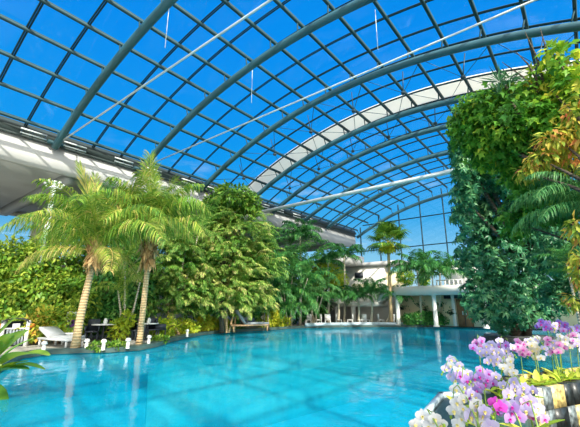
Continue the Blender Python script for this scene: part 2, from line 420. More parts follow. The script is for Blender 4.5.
# underslung crossing cables between arches
def cable_star(ph, y, yn, yf, k):
    x, z, nr, tg = curved_pts(ph, RAD * 0.95)
    c = np.array([x, y, z]); b = MB()
    for s in (-1, 1):
        xx, zz, _, _ = curved_pts(ph + s * 3.3, RAD * 0.968)
        b.tube([c, (xx, yn, zz)], 0.016, 4); b.tube([c, (xx, yf, zz)], 0.016, 4)
    h = MB().lathe([(0, -.09), (.11, -.06), (.11, .06), (0, .09)], 8, c)
    x2, z2, _, _ = curved_pts(ph, RAD - 0.1); h.tube([c, (x2, y, z2)], 0.025, 5)
    t = thing('cable_brace', 'dark crossing roof cables on a round node, %s of the set %s' % (ORD[k[1]], ('before the white band', 'beyond the white band')[k[0]]), 'cable brace', c, 0, 'crossing roof cables')
    for q, nm in ((b, 'cable'), (h, 'node')):
        o = q.build(nm, M['cable'], t); o.matrix_parent_inverse = Matrix.Translation(-Vector(c))
    return t
for i, ph in enumerate([-23.6, -16.8, -10.07, -3.33, 3.2, 9.7, 16.3]):
    cable_star(ph, 16.62, 15.02, 19.59, (0, i))
for i, ph in enumerate([-22, -15.5, -8.9, -2.9, 3.8, 10.5]):
    cable_star(ph, 20.9, 19.59, 22.67, (1, i))

# eave: gutter, service tray, white fascia, soffit
xe = -20.1
zg = ZC + RAD * math.cos(R_(30.2))
b = MB().obox((XC + (RAD - .1) * math.sin(R_(-30.3)), 15.5, ZC + (RAD - .1) * math.cos(R_(30.3))), (22.2, 0.42, 0.26), (np.array([0, 1.0, 0]), np.array([math.cos(R_(30.3)), 0, math.sin(R_(30.3))]), np.array([-math.sin(R_(30.3)), 0, math.cos(R_(30.3))])))
struct('eave_beam', b, M['gutter'], 'dark gutter beam running along the foot of the glass roof', 'gutter')
ft, fb = at_x(0, 130, xe)[2], at_x(0, 158, xe)[2]
b = MB().box((-32, -7, ft - 0.25), (xe - 0.25, 37.5, ft))
b.box((xe - 0.25, -7, fb), (xe, 37.5, ft))
struct('fascia_beam', b, M['fascia'], 'deep white fascia edge of the flat roof along the glass hall', 'fascia', )
b = MB().box((-32, -7, fb + 0.2), (xe - 0.25, 37.5, fb + 0.3))
struct('ceiling_soffit', b, M['soffit'], 'grey soffit under the flat roof behind the palms', 'soffit')
for k, y in enumerate(np.arange(-4, 37, 5.5)):
    b = MB().box((-31.5, y - .2, fb - 0.35), (xe - 0.3, y + .2, fb + 0.2))
    struct('soffit_beam', b, M['soffit'], 'grey downstand beam under the flat roof, %s from the near end' % ORD[k], 'beam')
# rails and brackets on the fascia at each arch foot
for k, y in enumerate(ribY[:8]):
    c = np.array([-20.05, y, ft + 0.14])
    t = thing('bracket', 'steel bracket and short pipe rails where the %s roof arch lands' % ORD[k], 'bracket', c, 0, 'arch foot brackets')
    MB().box((-.35, -.35, -.14), (.25, .35, .02)).build('base_plate', M['purlin'], t)
    for s in (-1, 1):
        MB().tube([(0.1, s * .4, .0), (0.1, s * 1.5, .0)], .04, 6).build('rail', M['white_steel'], t)
        MB().tube([(0.1, s * .4, .22), (0.1, s * 1.5, .22)], .04, 6).build('rail', M['white_steel'], t)
        for q in (.45, 1.0, 1.45): MB().tube([(0.1, s * q, -.13), (0.1, s * q, .24)], .03, 5).build('post', M['cable'], t)
b = MB().tube([(-20.0, -7, ft + 0.02), (-20.0, 37.4, ft + 0.02)], 0.07, 8)
struct('eave_trim', b, M['gutter'], 'dark pipe running along the top of the white fascia', 'pipe')
# back wall under the soffit, with windows
wb = MB(); win = []
ys = [-7, 3.0, 9.0, 11.0, 15.0, 17.0, 21.0, 23.0, 28.0, 32]
zlo, zhi = 5.2, fb - 0.1
wb.box((-32.2, -7, 0), (-31.9, 37.6, zlo)); wb.box((-32.2, -7, zhi), (-31.9, 37.6, fb + .2)); wb.box((-32.2, 32, zlo), (-31.9, 37.6, zhi))
for i in range(0, len(ys) - 1, 2): wb.box((-32.2, ys[i], zlo), (-31.9, ys[i + 1], zhi))
struct('wall_left', wb, M['wall_paint'], 'plain wall set back beneath the flat roof', 'wall')
for i in range(1, len(ys) - 1, 2):
    f = MB()
    y0, y1 = ys[i], ys[i + 1]
    for yy in (y0, (y0 + y1) / 2, y1): f.box((-32.1, yy - .05, zlo), (-31.95, yy + .05, zhi))
    for zz in (zlo, zhi): f.box((-32.1, y0, zz - .05), (-31.95, y1, zz + .05))
    w = struct('window_%d' % ((i + 1) // 2), f, M['white_steel'], 'two-pane window in the set-back wall, %s from the near end' % ORD[i // 2], 'window')
    MB().box((-32.05, y0, zlo), (-32.03, y1, zhi)).build('pane', M['glass_far'], w)
# far glazed end wall
yw = Y1
for k, x in enumerate(np.arange(-19.5, 15, 2.35)):
    a = math.asin(max(-1, min(1, (x - XC) / RAD))); zt = ZC + RAD * math.cos(a)
    struct('mullion_beam', MB().box((x - .045, yw - .05, 0), (x + .045, yw + .12, zt)), M['bar'], 'slim upright of the far glazed end wall, %s from its corner by the fascia' % ORD[k], 'mullion')
for k, z in enumerate((1.6, 4.7, 7.75, 10.75)):
    hw = math.sqrt(max(0, RAD ** 2 - (z - ZC) ** 2))
    struct('transom_beam', MB().box((XC - hw, yw - .04, z - .045), (XC + hw, yw + .08, z + .045)), M['bar'], 'level rail of the far glazed end wall, %s from its foot' % ORD[k], 'transom')
P = arc(yw, RAD, -52, 58, 40)
n = len(P); V = np.concatenate([P, np.stack([P[:, 0], P[:, 1], np.zeros(n)], 1)])
i = np.arange(n - 1)
struct('wall_far', MB().add(V + [0, .04, 0], np.stack([i, i + 1, n + i + 1, n + i], 1)), M['glass_far'], 'glass of the far end wall', 'glass wall')

# ------------------------------------------------------------------ pool and ground
edge_px = [(-60, 420), (-30, 388), (0, 371.5), (20, 359.5), (48, 355), (78, 353.6), (110, 353), (138, 351), (156, 347.5), (170, 342.5), (198, 336), (225, 333), (262, 331), (300, 328.5), (345, 327.6), (400, 327.6), (455, 327.6), (488, 328.5)]
edge = [at_z(x, y, 0.0) for x, y in edge_px]
poly = [(p[0], p[1]) for p in edge] + [(-5.5, 40), (-34, 40), (-34, -7), (-9, -7)]
def inset(pts, dlt):
    P = np.array([(p[0], p[1]) for p in pts]); T = np.gradient(P, axis=0); T /= np.linalg.norm(T, axis=1)[:, None]
    return P + dlt * np.stack([-T[:, 1], T[:, 0]], 1)
struct('floor_deck', MB().prism(poly, 0.03, 0.14), M['deck'], 'stone deck and beds along the planted shore', 'deck')
struct('wall_pool', MB().prism(poly, -1.4, 0.03), M['tile'], 'tiled side of the pool under the planted shore', 'pool wall')
E0, E1 = inset(edge, -0.06), inset(edge, 0.42)
ne = len(E0); kb = MB()
V = np.concatenate([np.c_[E0, np.full(ne, .02)], np.c_[E0, np.full(ne, .19)], np.c_[E1, np.full(ne, .19)], np.c_[E1, np.full(ne, .02)]])
i = np.arange(ne - 1)
for a, c in ((0, 1), (1, 2), (2, 3)): kb.add(V, np.stack([a*ne+i, a*ne+i+1, c*ne+i+1, c*ne+i], 1))
struct('trim_1', kb, M['kerb'], 'dark rounded stone kerb along the pool edge', 'kerb')
struct('floor_pool', MB().box((-30, -8, -1.5), (3, 40, -1.38)), M['tile'], 'turquoise tiled pool bottom', 'pool floor')
sh = [at_z(*p, 0) for p in [(150, 352), (150, 392), (190, 371), (258, 370), (390, 351), (400, 340), (300, 322), (170, 330)]]
struct('floor_shelf', MB().prism([(p[0], p[1]) for p in sh], -1.4, -0.75), M['tile_light'], 'pale shallow shelf under water by the planted shore', 'pool shelf')
st = [at_z(*p, 0) for p in [(200, 341), (205, 346), (300, 350), (400, 337), (400, 322), (300, 322), (190, 330)]]
struct('floor_step', MB().prism([(p[0], p[1]) for p in st], -1.4, -0.40), M['tile_light'], 'underwater step along the far shore', 'pool step')
wv = MB().add([(-30, -8, 0), (3, -8, 0), (3, 40, 0), (-30, 40, 0)], [(0, 1, 2, 3)])
struct('water', wv, M['water'], 'clear turquoise pool water', 'water')
bank = [(0.9, 5.3), (1.2, 9), (0.9, 14), (1.4, 20), (1.0, 27), (0.2, 33), (-1, 36), (-5, 37), (-6, 40), (16, 40), (16, -8), (5, -8), (3, 4)]
struct('floor_bank', MB().prism(bank, -1.4, 0.25), M['soil'], 'planted bank beside the pool', 'bank')
near = [(-0.95, -6), (6, -6), (6, 6.2), (0.5, 6.2), (-0.2, 4.95), (-0.75, 3.9), (-1.0, 2.5)]
struct('floor_terrace', MB().prism(near, -1.4, 0.45), M['wood'], 'tan terrace ledge at the foot of the mosaic planter', 'terrace')
struct('ground', MB().box((-120, -120, -1.8), (120, 160, -1.55)), plain('outside_ground', (0.35, 0.36, 0.30), 0.9, 0, 0.2, 0.2), 'ground outside the hall', 'ground')

# ------------------------------------------------------------------ leaves
def unit(v): return v / (np.linalg.norm(v, axis=-1, keepdims=True) + 1e-9)
def leaves(mb, p, d, nrm, l, w, tint, fold=0.12, droop=0.15):
    """diamond leaves folded along the midrib"""
    p = np.asarray(p); d = unit(d); s = unit(np.cross(d, nrm)); n = np.cross(s, d)
    l = np.broadcast_to(l, (len(p),))[:, None]; w = np.broadcast_to(w, (len(p),))[:, None]
    V = np.stack([p, p + d*l*.45 + s*w*.5 + n*w*fold, p + d*l - n*l*droop, p + d*l*.45 - s*w*.5 + n*w*fold, p + d*l*.5 - n*w*fold], 1)
    m = len(p); b = np.arange(m)[:, None] * 5
    Fc = np.concatenate([b + [0, 4, 1], b + [1, 4, 2], b + [0, 3, 4], b + [3, 2, 4]])
    mb.add(V.reshape(-1, 3), Fc, np.repeat(tint, 5))
def lobed(mb, p, d, nrm, l, w, tint):
    """broad leaves cut into five pointed lobes"""
    d = unit(d); s = unit(np.cross(d, nrm)); n = np.cross(s, d)
    pr = [(0, 0, 0), (.12, .30, .02), (.30, .16, .05), (.52, .50, .0), (.62, .18, .05), (1.0, 0, -.22), (.62, -.18, .05), (.52, -.50, .0), (.30, -.16, .05), (.12, -.30, .02), (.4, 0, -.02)]
    l = np.broadcast_to(l, (len(p),))[:, None]
    V = np.stack([p + d*l*a + s*l*b_ + n*l*c for a, b_, c in pr], 1)
    m = len(p); b = np.arange(m)[:, None] * 11
    Fc = np.concatenate([b + [i, (i + 1) % 10, 10] for i in range(10)])
    mb.add(V.reshape(-1, 3), Fc, np.repeat(tint, 11))
def umbrella(mb, p, d, nrm, l, w, tint):
    """seven leaflets held like the ribs of an umbrella"""
    n = unit(nrm); s = unit(np.cross(n, d)); e = np.cross(n, s)
    for k in range(7):
        a = k * 2 * math.pi / 7 + rng.uniform(0, .5, (len(p), 1))
        dd = unit(np.cos(a) * s + np.sin(a) * e - 0.35 * n)
        leaves(mb, p, dd, n, l, np.asarray(l) * .34, np.clip(tint + rng.normal(0, .06, len(p)), 0, 1), 0.1, 0.25)
LEAF = {'leaf': leaves, 'lobed': lobed, 'umbrella': umbrella}

def blob_points(blobs, n, shell=0.5, cut=None):
    """n points in the outer part of lumpy ellipsoids; blobs = [(centre, (rx, ry, rz))]; also the outward direction and a clump shade"""
    area = np.array([(r[0]*r[1] + r[1]*r[2] + r[0]*r[2]) for _, r in blobs]); area /= area.sum()
    idx = rng.choice(len(blobs), n, p=area)
    C = np.array([c for c, _ in blobs])[idx]; Rr = np.array([r for _, r in blobs])[idx]
    u = unit(rng.normal(size=(n, 3)))
    ph = rng.uniform(0, 6.28, (len(blobs), 6))[idx]
    lump = 1 + 0.14 * np.sin(4.1*u[:, 0] + ph[:, 0]) * np.sin(4.7*u[:, 1] + ph[:, 1]) + 0.14 * np.sin(5.3*u[:, 2] + ph[:, 2]) * np.sin(7*u[:, 0] + ph[:, 3])
    lump += 0.07 * np.sin(13*u[:, 2] + ph[:, 4]) * np.sin(12*u[:, 1] + ph[:, 5])
    rad = (1 - shell * rng.uniform(0, 1, n) ** 2) * lump
    P = C + u * Rr * rad[:, None]
    out = unit(u / Rr)
    shade = 0.09 * np.sin(5*u[:, 0] + ph[:, 1]) + 0.09 * np.sin(6*u[:, 2] + ph[:, 2])
    return P, out, shade
def world_blobs(px, stretch=1.0):
    out = []
    for x, y, rx, ry, d in px:
        out.append((at_d(x, y, d), (rx * d / F, rx * d / F * stretch, ry * d / F)))
    return out
def bush(name, label, cat, px, mat, leaf=0.25, wid=0.45, cover=3.0, hang=0.3, shape='leaf', base=None, bz=0.14, trunk='dark_bark', tr=0.09, tmean=0.5, tsd=0.2, group=None, shell=0.5, branch=True):
    blobs = world_blobs(px)
    c = np.mean([b[0] for b in blobs], axis=0)
    B = np.array(base if base is not None else (c[0], c[1], bz), float)
    t = thing(name, label, cat, B, 0, group)
    A = sum(math.pi * (b[1][0] * b[1][2] * 2 + b[1][0] * b[1][1]) for b in blobs)
    fill = {'leaf': .5 * wid, 'lobed': .42, 'umbrella': 1.1}[shape]
    n = int(min(26000, cover * A / (leaf * leaf * fill)))
    P, out, shd = blob_points(blobs, n, shell)
    P[:, 2] = np.maximum(P[:, 2], B[2] + 0.03)
    d = unit(out * .7 + rng.normal(0, .5, (n, 3)) + np.array([0, 0, -hang]))
    nr = unit(out * .6 + rng.normal(0, .35, (n, 3)) + np.array([0, 0, .6]))
    l = leaf * rng.uniform(.65, 1.25, n)
    mb = MB()
    tint = np.clip(rng.normal(tmean, tsd, n) + shd, 0, 1)
    LEAF[shape](mb, P - B, d, nr, l, l * wid, tint)
    mb.build('foliage', M[mat], t)
    low = min(blobs, key=lambda b: np.linalg.norm(b[0][:2] - B[:2]) + .3 * abs(b[0][2] - B[2]))[0]
    m1 = (B * .5 + low * .5) + np.array([rng.normal(0, .1), rng.normal(0, .1), 0])
    MB().tube([(0, 0, -.05), m1 - B, low - B], [tr * 1.25, tr, tr * .6], 8).build('trunk', M[trunk], t, True)
    if branch:
        for bc, br in blobs:
            if np.allclose(bc, low): continue
            mid = (m1 * .5 + bc * .5) + np.array([0, 0, .1])
            MB().tube([m1 - B, mid - B, bc - B], [tr * .7, tr * .5, tr * .2], 6).build('branch', M[trunk], t, True)
    return t

def frond_mb(L, nl, e0, bend, ll, lw, hang, fwd=.45, rr=.02, lift=.1, tm=.5, ts=.18, start=.14, mb=None, xf=None, pw=1.3, prof=None, side=1.0):
    """a pinnate frond in the xz plane leaving the origin towards +x; leaflets hang by hang"""
    k = 14
    s = np.linspace(0, 1, k); th = np.radians(e0 - bend * s ** pw)
    st = L / (k - 1)
    P = np.concatenate([[[0, 0, 0]], np.cumsum(np.stack([np.cos(th[:-1]), np.zeros(k-1), np.sin(th[:-1])], 1) * st, axis=0)])
    P[:, 1] += L * .04 * rng.normal() * s ** 2
    sl = np.linspace(start, 1, nl)
    pos = np.stack([np.interp(sl, s, P[:, i]) for i in range(3)], 1)
    ta = np.interp(sl, s, th)
    T = np.stack([np.cos(ta), np.zeros(nl), np.sin(ta)], 1); Nn = np.stack([-np.sin(ta), np.zeros(nl), np.cos(ta)], 1)
    ln = ll * (np.sin(math.pi * np.clip(.12 + .80 * sl, 0, 1)) * .85 + .15)
    V, Fc, tt = [], [], []
    mb = mb or MB()
    for sd in (-1, 1):
        jit = rng.normal(0, .12, (nl, 3))
        d1 = unit(np.array([0, sd * side, 0]) + T * fwd + Nn * lift + jit)
        l = ln[:, None] * rng.uniform(.8, 1.15, (nl, 1))
        h = hang * rng.uniform(.6, 1.3, (nl, 1))
        d2 = unit(d1 + np.array([0, 0, -1.0]) * h * .8); d3 = unit(d1 * .6 + np.array([0, 0, -1.0]) * h * 1.7 + T * .2)
        a = pos; b = a + d1 * l * .33; c = b + d2 * l * .33; e = c + d3 * l * .34
        w = unit(T + jit * .5) * lw * .5
        V = np.stack([a, b + w, b - w, c + w * .8, c - w * .8, e], 1).reshape(-1, 3)
        i = np.arange(nl)[:, None] * 6
        Fc = np.concatenate([i + [0, 1, 2], i + [1, 3, 4], i + [1, 4, 2], i + [3, 5, 4]])
        ti = np.repeat(np.clip(rng.normal(tm, ts, nl), 0, 1), 6)
        mb.add(V if xf is None else xf(V), Fc, ti)
    Pt = P if xf is None else xf(P)
    mb.tube(Pt, np.linspace(rr, rr * .25, k), 5, tint=min(1, tm + .2))
    return mb
def fan_mb(R, pet, e0, tm=.45):
    """a fan leaf: stalk, then pointed segments spread in a drooping fan"""
    mb = MB(); e = R_(e0)
    T = np.array([math.cos(e), 0, math.sin(e)]); S = np.array([0, 1.0, 0]); Nn = np.array([-math.sin(e), 0, math.cos(e)])
    mb.tube([np.zeros(3), T * pet * .5 + [0, 0, .03], T * pet], .018, 5, tint=.7)
    o = T * pet; m = 26; a = np.radians(np.linspace(-125, 125, m)); d = np.cos(a)[:, None] * T + np.sin(a)[:, None] * S
    d = unit(d + Nn * -.12 * np.abs(np.sin(a))[:, None])
    w = (np.cross(Nn, d)) * R * .05
    l = R * (1 - .25 * (np.abs(a) / 2.2) ** 2)[:, None] * rng.uniform(.9, 1.1, (m, 1))
    b = o + d * l * .55 + Nn * .02
    tip = b + unit(d + np.array([0, 0, -.9])) * l * .45
    V = np.stack([np.repeat(o[None], m, 0), b + w, b - w, tip], 1).reshape(-1, 3); i = np.arange(m)[:, None] * 4
    mb.add(V, np.concatenate([i + [0, 1, 2], i + [1, 3, 2]]), np.repeat(np.clip(rng.normal(tm, .2, m), 0, 1), 4))
    return mb
FR = {}
def frond_set(key, mat, specs):
    if key not in FR: FR[key] = [f().mesh('frond', M[mat]) for f in specs]
    return FR[key]
def palm(name, label, path, r0, r1, fronds, group=None, bk='palm_bark', husk=None, n=None, scale=1.0, azs=None, cat='palm tree', skirt=None, k=8):
    """path: world points of the trunk from base to crown; fronds: [(mesh, how many, azimuth offset)]"""
    P = np.array(path, float); B = P[0].copy()
    t = thing(name, label, cat, B, 0, group)
    pts = np.array([[np.interp(s, np.linspace(0, 1, len(P)), P[:, i]) for i in range(3)] for s in np.linspace(0, 1, 14)]) - B
    pts[0, 2] -= .05
    rr = np.interp(np.linspace(0, 1, 14), [0, .08, .3, 1], [r0 * 1.25, r0, r0 * .85 + r1 * .15, r1])
    MB().tube(pts, rr, 12).build('trunk', M[bk], t, True)
    top = Vector(pts[-1])
    if husk:
        l0, l1, hr = husk
        mb = MB(); m = 260
        s = rng.uniform(l0, l1, m); pp = np.stack([np.interp(s, np.linspace(0, 1, 14), pts[:, i]) for i in range(3)], 1)
        a = rng.uniform(0, 6.28, m); o = np.stack([np.cos(a), np.sin(a), np.zeros(m)], 1)
        leaves(mb, pp + o * r1 * .8, unit(o * .55 + np.array([0, 0, 1]) * rng.choice([-.9, .8], m)[:, None] + rng.normal(0, .2, (m, 3))), o, hr * rng.uniform(.7, 1.6, m), hr * .45, np.clip(rng.normal(.5, .25, m), 0, 1))
        mb.build('husk', M['husk'], t)
    for mesh, cnt, off in fronds:
        for i in range(cnt):
            az = off + i * 2 * math.pi / cnt + rng.uniform(-.25, .25)
            put('frond', mesh, t, top + Vector((0, 0, rng.uniform(-.12, .05))), (rng.uniform(-.25, .25), rng.uniform(-.12, .12), az), scale * rng.uniform(.88, 1.1))
    return t
def px_path(pts, d): return [at_d(x, y, d) for x, y in pts]
def ground_path(px, py, z, pts):
    """trunk base where the photo shows it on ground of height z, then up through pts at the same depth"""
    b = at_z(px, py, z); r = ray(px, py); d = b[0] / r[0]
    return [b] + [at_d(x, y, d) for x, y in pts], d

# ---- coconut palms at the water's edge
coco = lambda e0, bend, L, hang, ll=.8, nl=70, tm=.5, fwd=.5, lift=.15, pw=1.7, lw=.034: (lambda: frond_mb(L, nl, e0, bend, ll, lw, hang, fwd, .028, lift, tm, pw=pw, ts=.24))
S1 = frond_set('coco', 'l_coco', [coco(80, 22, 3.4, .15, .8, 60, .7, 2.6, lw=.05), coco(72, 85, 3.2, .9, .85), coco(56, 105, 3.5, 1.3, .95, tm=.45), coco(40, 95, 3.6, 1.6, 1.0, tm=.58), coco(8, 85, 2.7, 1.6, .85, tm=.85)])
pth, dd1 = ground_path(75, 348.8, .15, [(79.5, 322), (86, 292), (93, 264), (97, 250)])
palm('coconut_palm', 'coconut palm with leaning bare trunk and long drooping fronds at the pool edge', pth, .145, .08,
     [(S1[0], 5, .3), (S1[1], 6, .9), (S1[2], 8, .2), (S1[3], 8, .7), (S1[4], 3, .1)], husk=(.84, 1.0, .42))
S2 = frond_set('coco_b', 'l_coco', [coco(84, 18, 2.7, .3, .8, 60, .55, 2.0), coco(74, 75, 2.8, 1.2, .9), coco(52, 110, 2.8, 1.7, 1.0, tm=.5), coco(30, 100, 2.6, 1.8, 1.0, tm=.66)])
pth, dd2 = ground_path(139, 345, .15, [(142.5, 315), (146, 282), (149, 250), (151, 230)])
palm('shaggy_palm', 'slender palm with shaggy brown husk hanging below its fronds', pth, .115, .085,
     [(S2[0], 5, .5), (S2[1], 7, .9), (S2[2], 8, .2), (S2[3], 8, .6)], husk=(.64, .98, .42))

# ---- feathery clumping palms
are = lambda e0, bend, L, hang, ll=.5, nl=34, tm=.5: (lambda: frond_mb(L, nl, e0, bend, ll, .05, hang, .6, .018, .25, tm))
def areca(label, px, py_base, d, tops, kind, nfr=7, scale=1.0, group=None, bz=.14, name='areca_palm'):
    """clump of canes; tops: [(px, py)] of the cane heads, each with arching fronds"""
    b = at_d(px, 300, d); B = np.array([b[0], b[1], bz])
    t = thing(name, label, 'palm', B, 0, group)
    key, mat, tm = {'bright': ('are_b', 'l_weep', .5), 'deep': ('are_d', 'l_deep', .5), 'mid': ('are_m', 'l_areca', .5), 'yellow': ('are_y', 'l_coco', .55)}[kind]
    Sx = frond_set(key, mat, [are(74, 80, 2.5, .8, tm=tm), are(52, 105, 2.5, 1.2, tm=tm), are(28, 110, 2.2, 1.4, tm=tm)])
    for x, y in tops:
        h = at_d(x, y, d + rng.uniform(-.5, .5)) - B
        MB().tube([(rng.uniform(-.25, .25), rng.uniform(-.25, .25), -.05), (h * np.array([.6, .6, .55])), h], [.06, .05, .035], 6).build('cane', M['pale_bark'], t, True)
        for i in range(nfr):
            put('frond', Sx[i % 3], t, Vector(h), (rng.uniform(-.2, .2), rng.uniform(-.15, .15), i * 2.4 + rng.uniform(-.4, .4)), scale * rng.uniform(.8, 1.15))
    return t
areca('dark feathery palm clump under the grey soffit behind the leaning coconut palm', 85, 330, 18.5, [(62, 235), (90, 215), (112, 240), (128, 262)], 'mid', 7, .95)
areca('pale green weeping palm clump between the shaggy palm and the bamboo', 172, 330, 20.5, [(166, 240), (185, 252), (198, 236), (176, 270)], 'bright', 10, 1.05)
areca('yellowish weeping palm just beyond the shaggy palm', 130, 330, 17.2, [(125, 262), (140, 282), (118, 290)], 'yellow', 7, .8)
areca('deep green feathery palm with tall drooping fronds by the middle of the shore', 288, 325, 28.5, [(278, 276), (293, 266), (308, 278), (284, 292), (302, 298), (292, 308), (276, 306)], 'deep', 11, 1.3)
areca('fresh green feathery palm at the foot of the white fascia', 268, 325, 27.5, [(262, 258), (274, 272), (255, 284), (268, 296), (256, 306)], 'mid', 10, 1.1)
areca('deep green feathery palm beside the stair foot', 312, 325, 30.5, [(308, 290), (318, 296), (325, 288), (312, 306)], 'mid', 10, 1.0)

# ---- broad-leaved shrubs along the shore by the flat roof
bush('broadleaf_shrub', 'large sunny broad-leaved shrub at the frame edge under the windows', 'shrub', [(12, 266, 30, 24, 17.8), (-8, 280, 25, 35, 17.5), (25, 290, 30, 28, 17), (8, 312, 30, 22, 16.6)], 'l_broad', .26, .5, 2.6, .35, tmean=.62, tsd=.24)
bush('broadleaf_shrub', 'bright leafy shrub behind the foot of the leaning coconut palm', 'shrub', [(58, 258, 28, 26, 18), (48, 295, 28, 26, 17), (72, 300, 26, 24, 17), (58, 320, 34, 14, 16)], 'l_broad', .24, .5, 2.6, .35, tmean=.62, tsd=.24)
bush('broadleaf_shrub', 'dark leafy tree filling the gap between the two pool edge palms', 'tree', [(112, 256, 24, 32, 18.8), (140, 285, 18, 36, 19.5), (104, 295, 22, 28, 18.2), (126, 300, 20, 26, 18.6), (112, 318, 26, 14, 17.6)], 'l_deep', .28, .45, 2.4, .5, tmean=.6, tsd=.25)
bush('low_shrub', 'low yellow-green shrub with reddish leaf tips beside the white stand', 'shrub', [(34, 328, 12, 12, 14.6), (46, 322, 12, 14, 15)], 'l_croton', .2, .45, 2.2, .1, tmean=.25, tsd=.2, branch=False)
bush('low_shrub', 'low bright shrub behind the white lounger', 'shrub', [(55, 325, 12, 10, 15.2), (66, 318, 10, 10, 15.6)], 'l_yellow', .2, .45, 2.2, .1, tmean=.4, branch=False)
bush('low_shrub', 'leafy yellow-green shrub beside the dark chairs', 'shrub', [(120, 328, 9, 9, 16.2), (127, 320, 6, 8, 16.4)], 'l_yellow', .22, .4, 2.2, .1, tmean=.4, branch=False)
bush('low_shrub', 'bright shrub right behind the shaggy palm base', 'shrub', [(158, 328, 9, 8, 18), (168, 327, 8, 8, 18.3)], 'l_yellow', .22, .4, 2.2, .1, tmean=.45, branch=False)
bush('low_shrub', 'rounded yellow-green shrub under the pale weeping palm', 'shrub', [(182, 327, 9, 8, 20.5), (191, 328, 7, 6, 20.8)], 'l_yellow', .22, .4, 2.2, .1, tmean=.5, branch=False)
bush('low_hedge', 'golden yellow low hedge at the foot of the bamboo', 'hedge', [(205, 325, 10, 8, 22.5), (216, 325, 11, 8, 23.5), (226, 326, 6, 6, 24)], 'l_yellow', .2, .45, 2.6, .05, tmean=.72, branch=False)
bush('low_shrub', 'yellow-topped shrub beside the grey sun lounger', 'shrub', [(272, 318, 9, 9, 27.6), (281, 322, 8, 6, 27.8), (265, 323, 8, 5, 27.4)], 'l_yellow', .24, .4, 2.4, .1, tmean=.6, branch=False)
bush('low_shrub', 'small green shrub between bamboo and grey sun lounger', 'shrub', [(236, 326, 8, 6, 25.2)], 'l_areca', .24, .4, 2.4, .1, branch=False)

# ---- bamboo-like weeping trees in the middle
def weeper(label, px, mat, nspray, L, d0=None, tm=.5, name='weeping_bamboo', ll=.34, lw=.07):
    blobs = world_blobs(px); c = np.mean([b[0] for b in blobs], axis=0); B = np.array([c[0], c[1], .14])
    t = thing(name, label, 'bamboo', B)
    P, out, sh = blob_points(blobs, nspray, .45)
    mb = MB()
    for i in range(nspray):
        az = math.atan2(out[i, 1], out[i, 0]) + rng.normal(0, .6); ca, sa = math.cos(az), math.sin(az)
        Rm = np.array([[ca, -sa, 0], [sa, ca, 0], [0, 0, 1]])
        o = P[i] - B
        if o[2] < .5: continue
        frond_mb(L * rng.uniform(.7, 1.25), 15, rng.uniform(10, 60), rng.uniform(80, 130), ll, lw, 1.0, .5, .008, .1, np.clip(tm + sh[i] * 1.5 + rng.normal(0, .1), 0, 1), .16, .1, mb, lambda V: V @ Rm.T + o)
    mb.build('foliage', M[mat], t)
    for b, r in blobs:
        foot = np.array([rng.uniform(-.5, .5), rng.uniform(-.5, .5), -.05])
        h = b - B
        MB().tube([foot, h * [.4, .4, .5], h], [.07, .055, .02], 6).build('cane', M['palm_bark'], t, True)
    return t
weeper('tall bamboo with layered weeping yellow-green foliage before the white fascia', [(212, 240, 24, 20, 23.5), (240, 235, 28, 18, 24), (230, 262, 34, 22, 23.5), (255, 268, 20, 24, 24.2), (198, 262, 16, 20, 23)], 'l_weep', 680, 1.25, tm=.55)
weeper('pale weeping thicket hanging to the ground between the shaggy palm and the golden hedge', [(172, 262, 20, 26, 20.6), (188, 285, 18, 26, 21), (165, 298, 16, 18, 20.2)], 'l_weep', 520, .95, tm=.52)
weeper('lower bamboo clump with straw-tipped leaves hanging over the golden hedge', [(203, 290, 20, 24, 22.5), (228, 294, 26, 20, 23), (250, 298, 18, 18, 24)], 'l_weep', 620, 1.0, tm=.62)
bush('roundcrown_tree', 'dark round-crowned tree rising over the bamboo to the roof glass', 'tree', [(232, 198, 22, 11, 23.8), (248, 204, 13, 10, 24), (216, 208, 14, 12, 23.6), (214, 226, 10, 12, 23.6), (226, 214, 14, 10, 24)], 'l_broad', .3, .45, 2.6, .5, tmean=.42, trunk='dark_bark', tr=.12)
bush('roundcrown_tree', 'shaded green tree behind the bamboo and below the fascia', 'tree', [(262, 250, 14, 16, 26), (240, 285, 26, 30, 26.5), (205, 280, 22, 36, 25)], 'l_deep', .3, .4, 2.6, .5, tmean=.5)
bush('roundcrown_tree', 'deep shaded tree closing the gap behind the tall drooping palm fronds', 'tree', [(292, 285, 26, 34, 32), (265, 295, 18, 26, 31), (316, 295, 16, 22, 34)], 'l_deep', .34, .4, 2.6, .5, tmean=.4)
bush('roundcrown_tree', 'light green leafy tree before the stairs', 'tree', [(322, 274, 16, 12, 32.5), (334, 280, 12, 9, 32.5)], 'l_yellow', .34, .4, 2.6, .4, tmean=.5)

# ---- slim palms by the far building
slim = lambda e0, bend, L, hang, tm=.5: (lambda: frond_mb(L, 34, e0, bend, .75, .075, hang, .5, .022, .15, tm))
S3 = frond_set('slim', 'l_deep', [slim(74, 90, 2.2, 1.0, .35), slim(52, 110, 2.4, 1.4, .4), slim(28, 105, 2.3, 1.6, .35)])
def far_palm(label, x, y, d, sc=1.0, lean=0, n=(4, 5, 5), mats=S3, bx=None, name='slim_palm', group='slim palms by the far building', r=.1):
    b = at_d(x if bx is None else bx, 320, d); b[2] = .14
    top = at_d(x, y, d)
    return palm(name, label, [b, b * .5 + top * .5 + np.array([.1, 0, 0]), top], r, r * .6, [(mats[0], n[0], .4), (mats[1], n[1], 1), (mats[2], n[2], .2)], group, 'pale_bark', None, scale=sc)
far_palm('slim palm standing alone against the lowest roof panes above the deep green palms', 300, 236, 29.5, 1.0)
far_palm('slim palm reaching up to the end of the white fascia', 344, 256, 31.5, .9)
far_palm('short-fronded palm crown below the end of the white fascia', 328, 262, 31.2, .85)
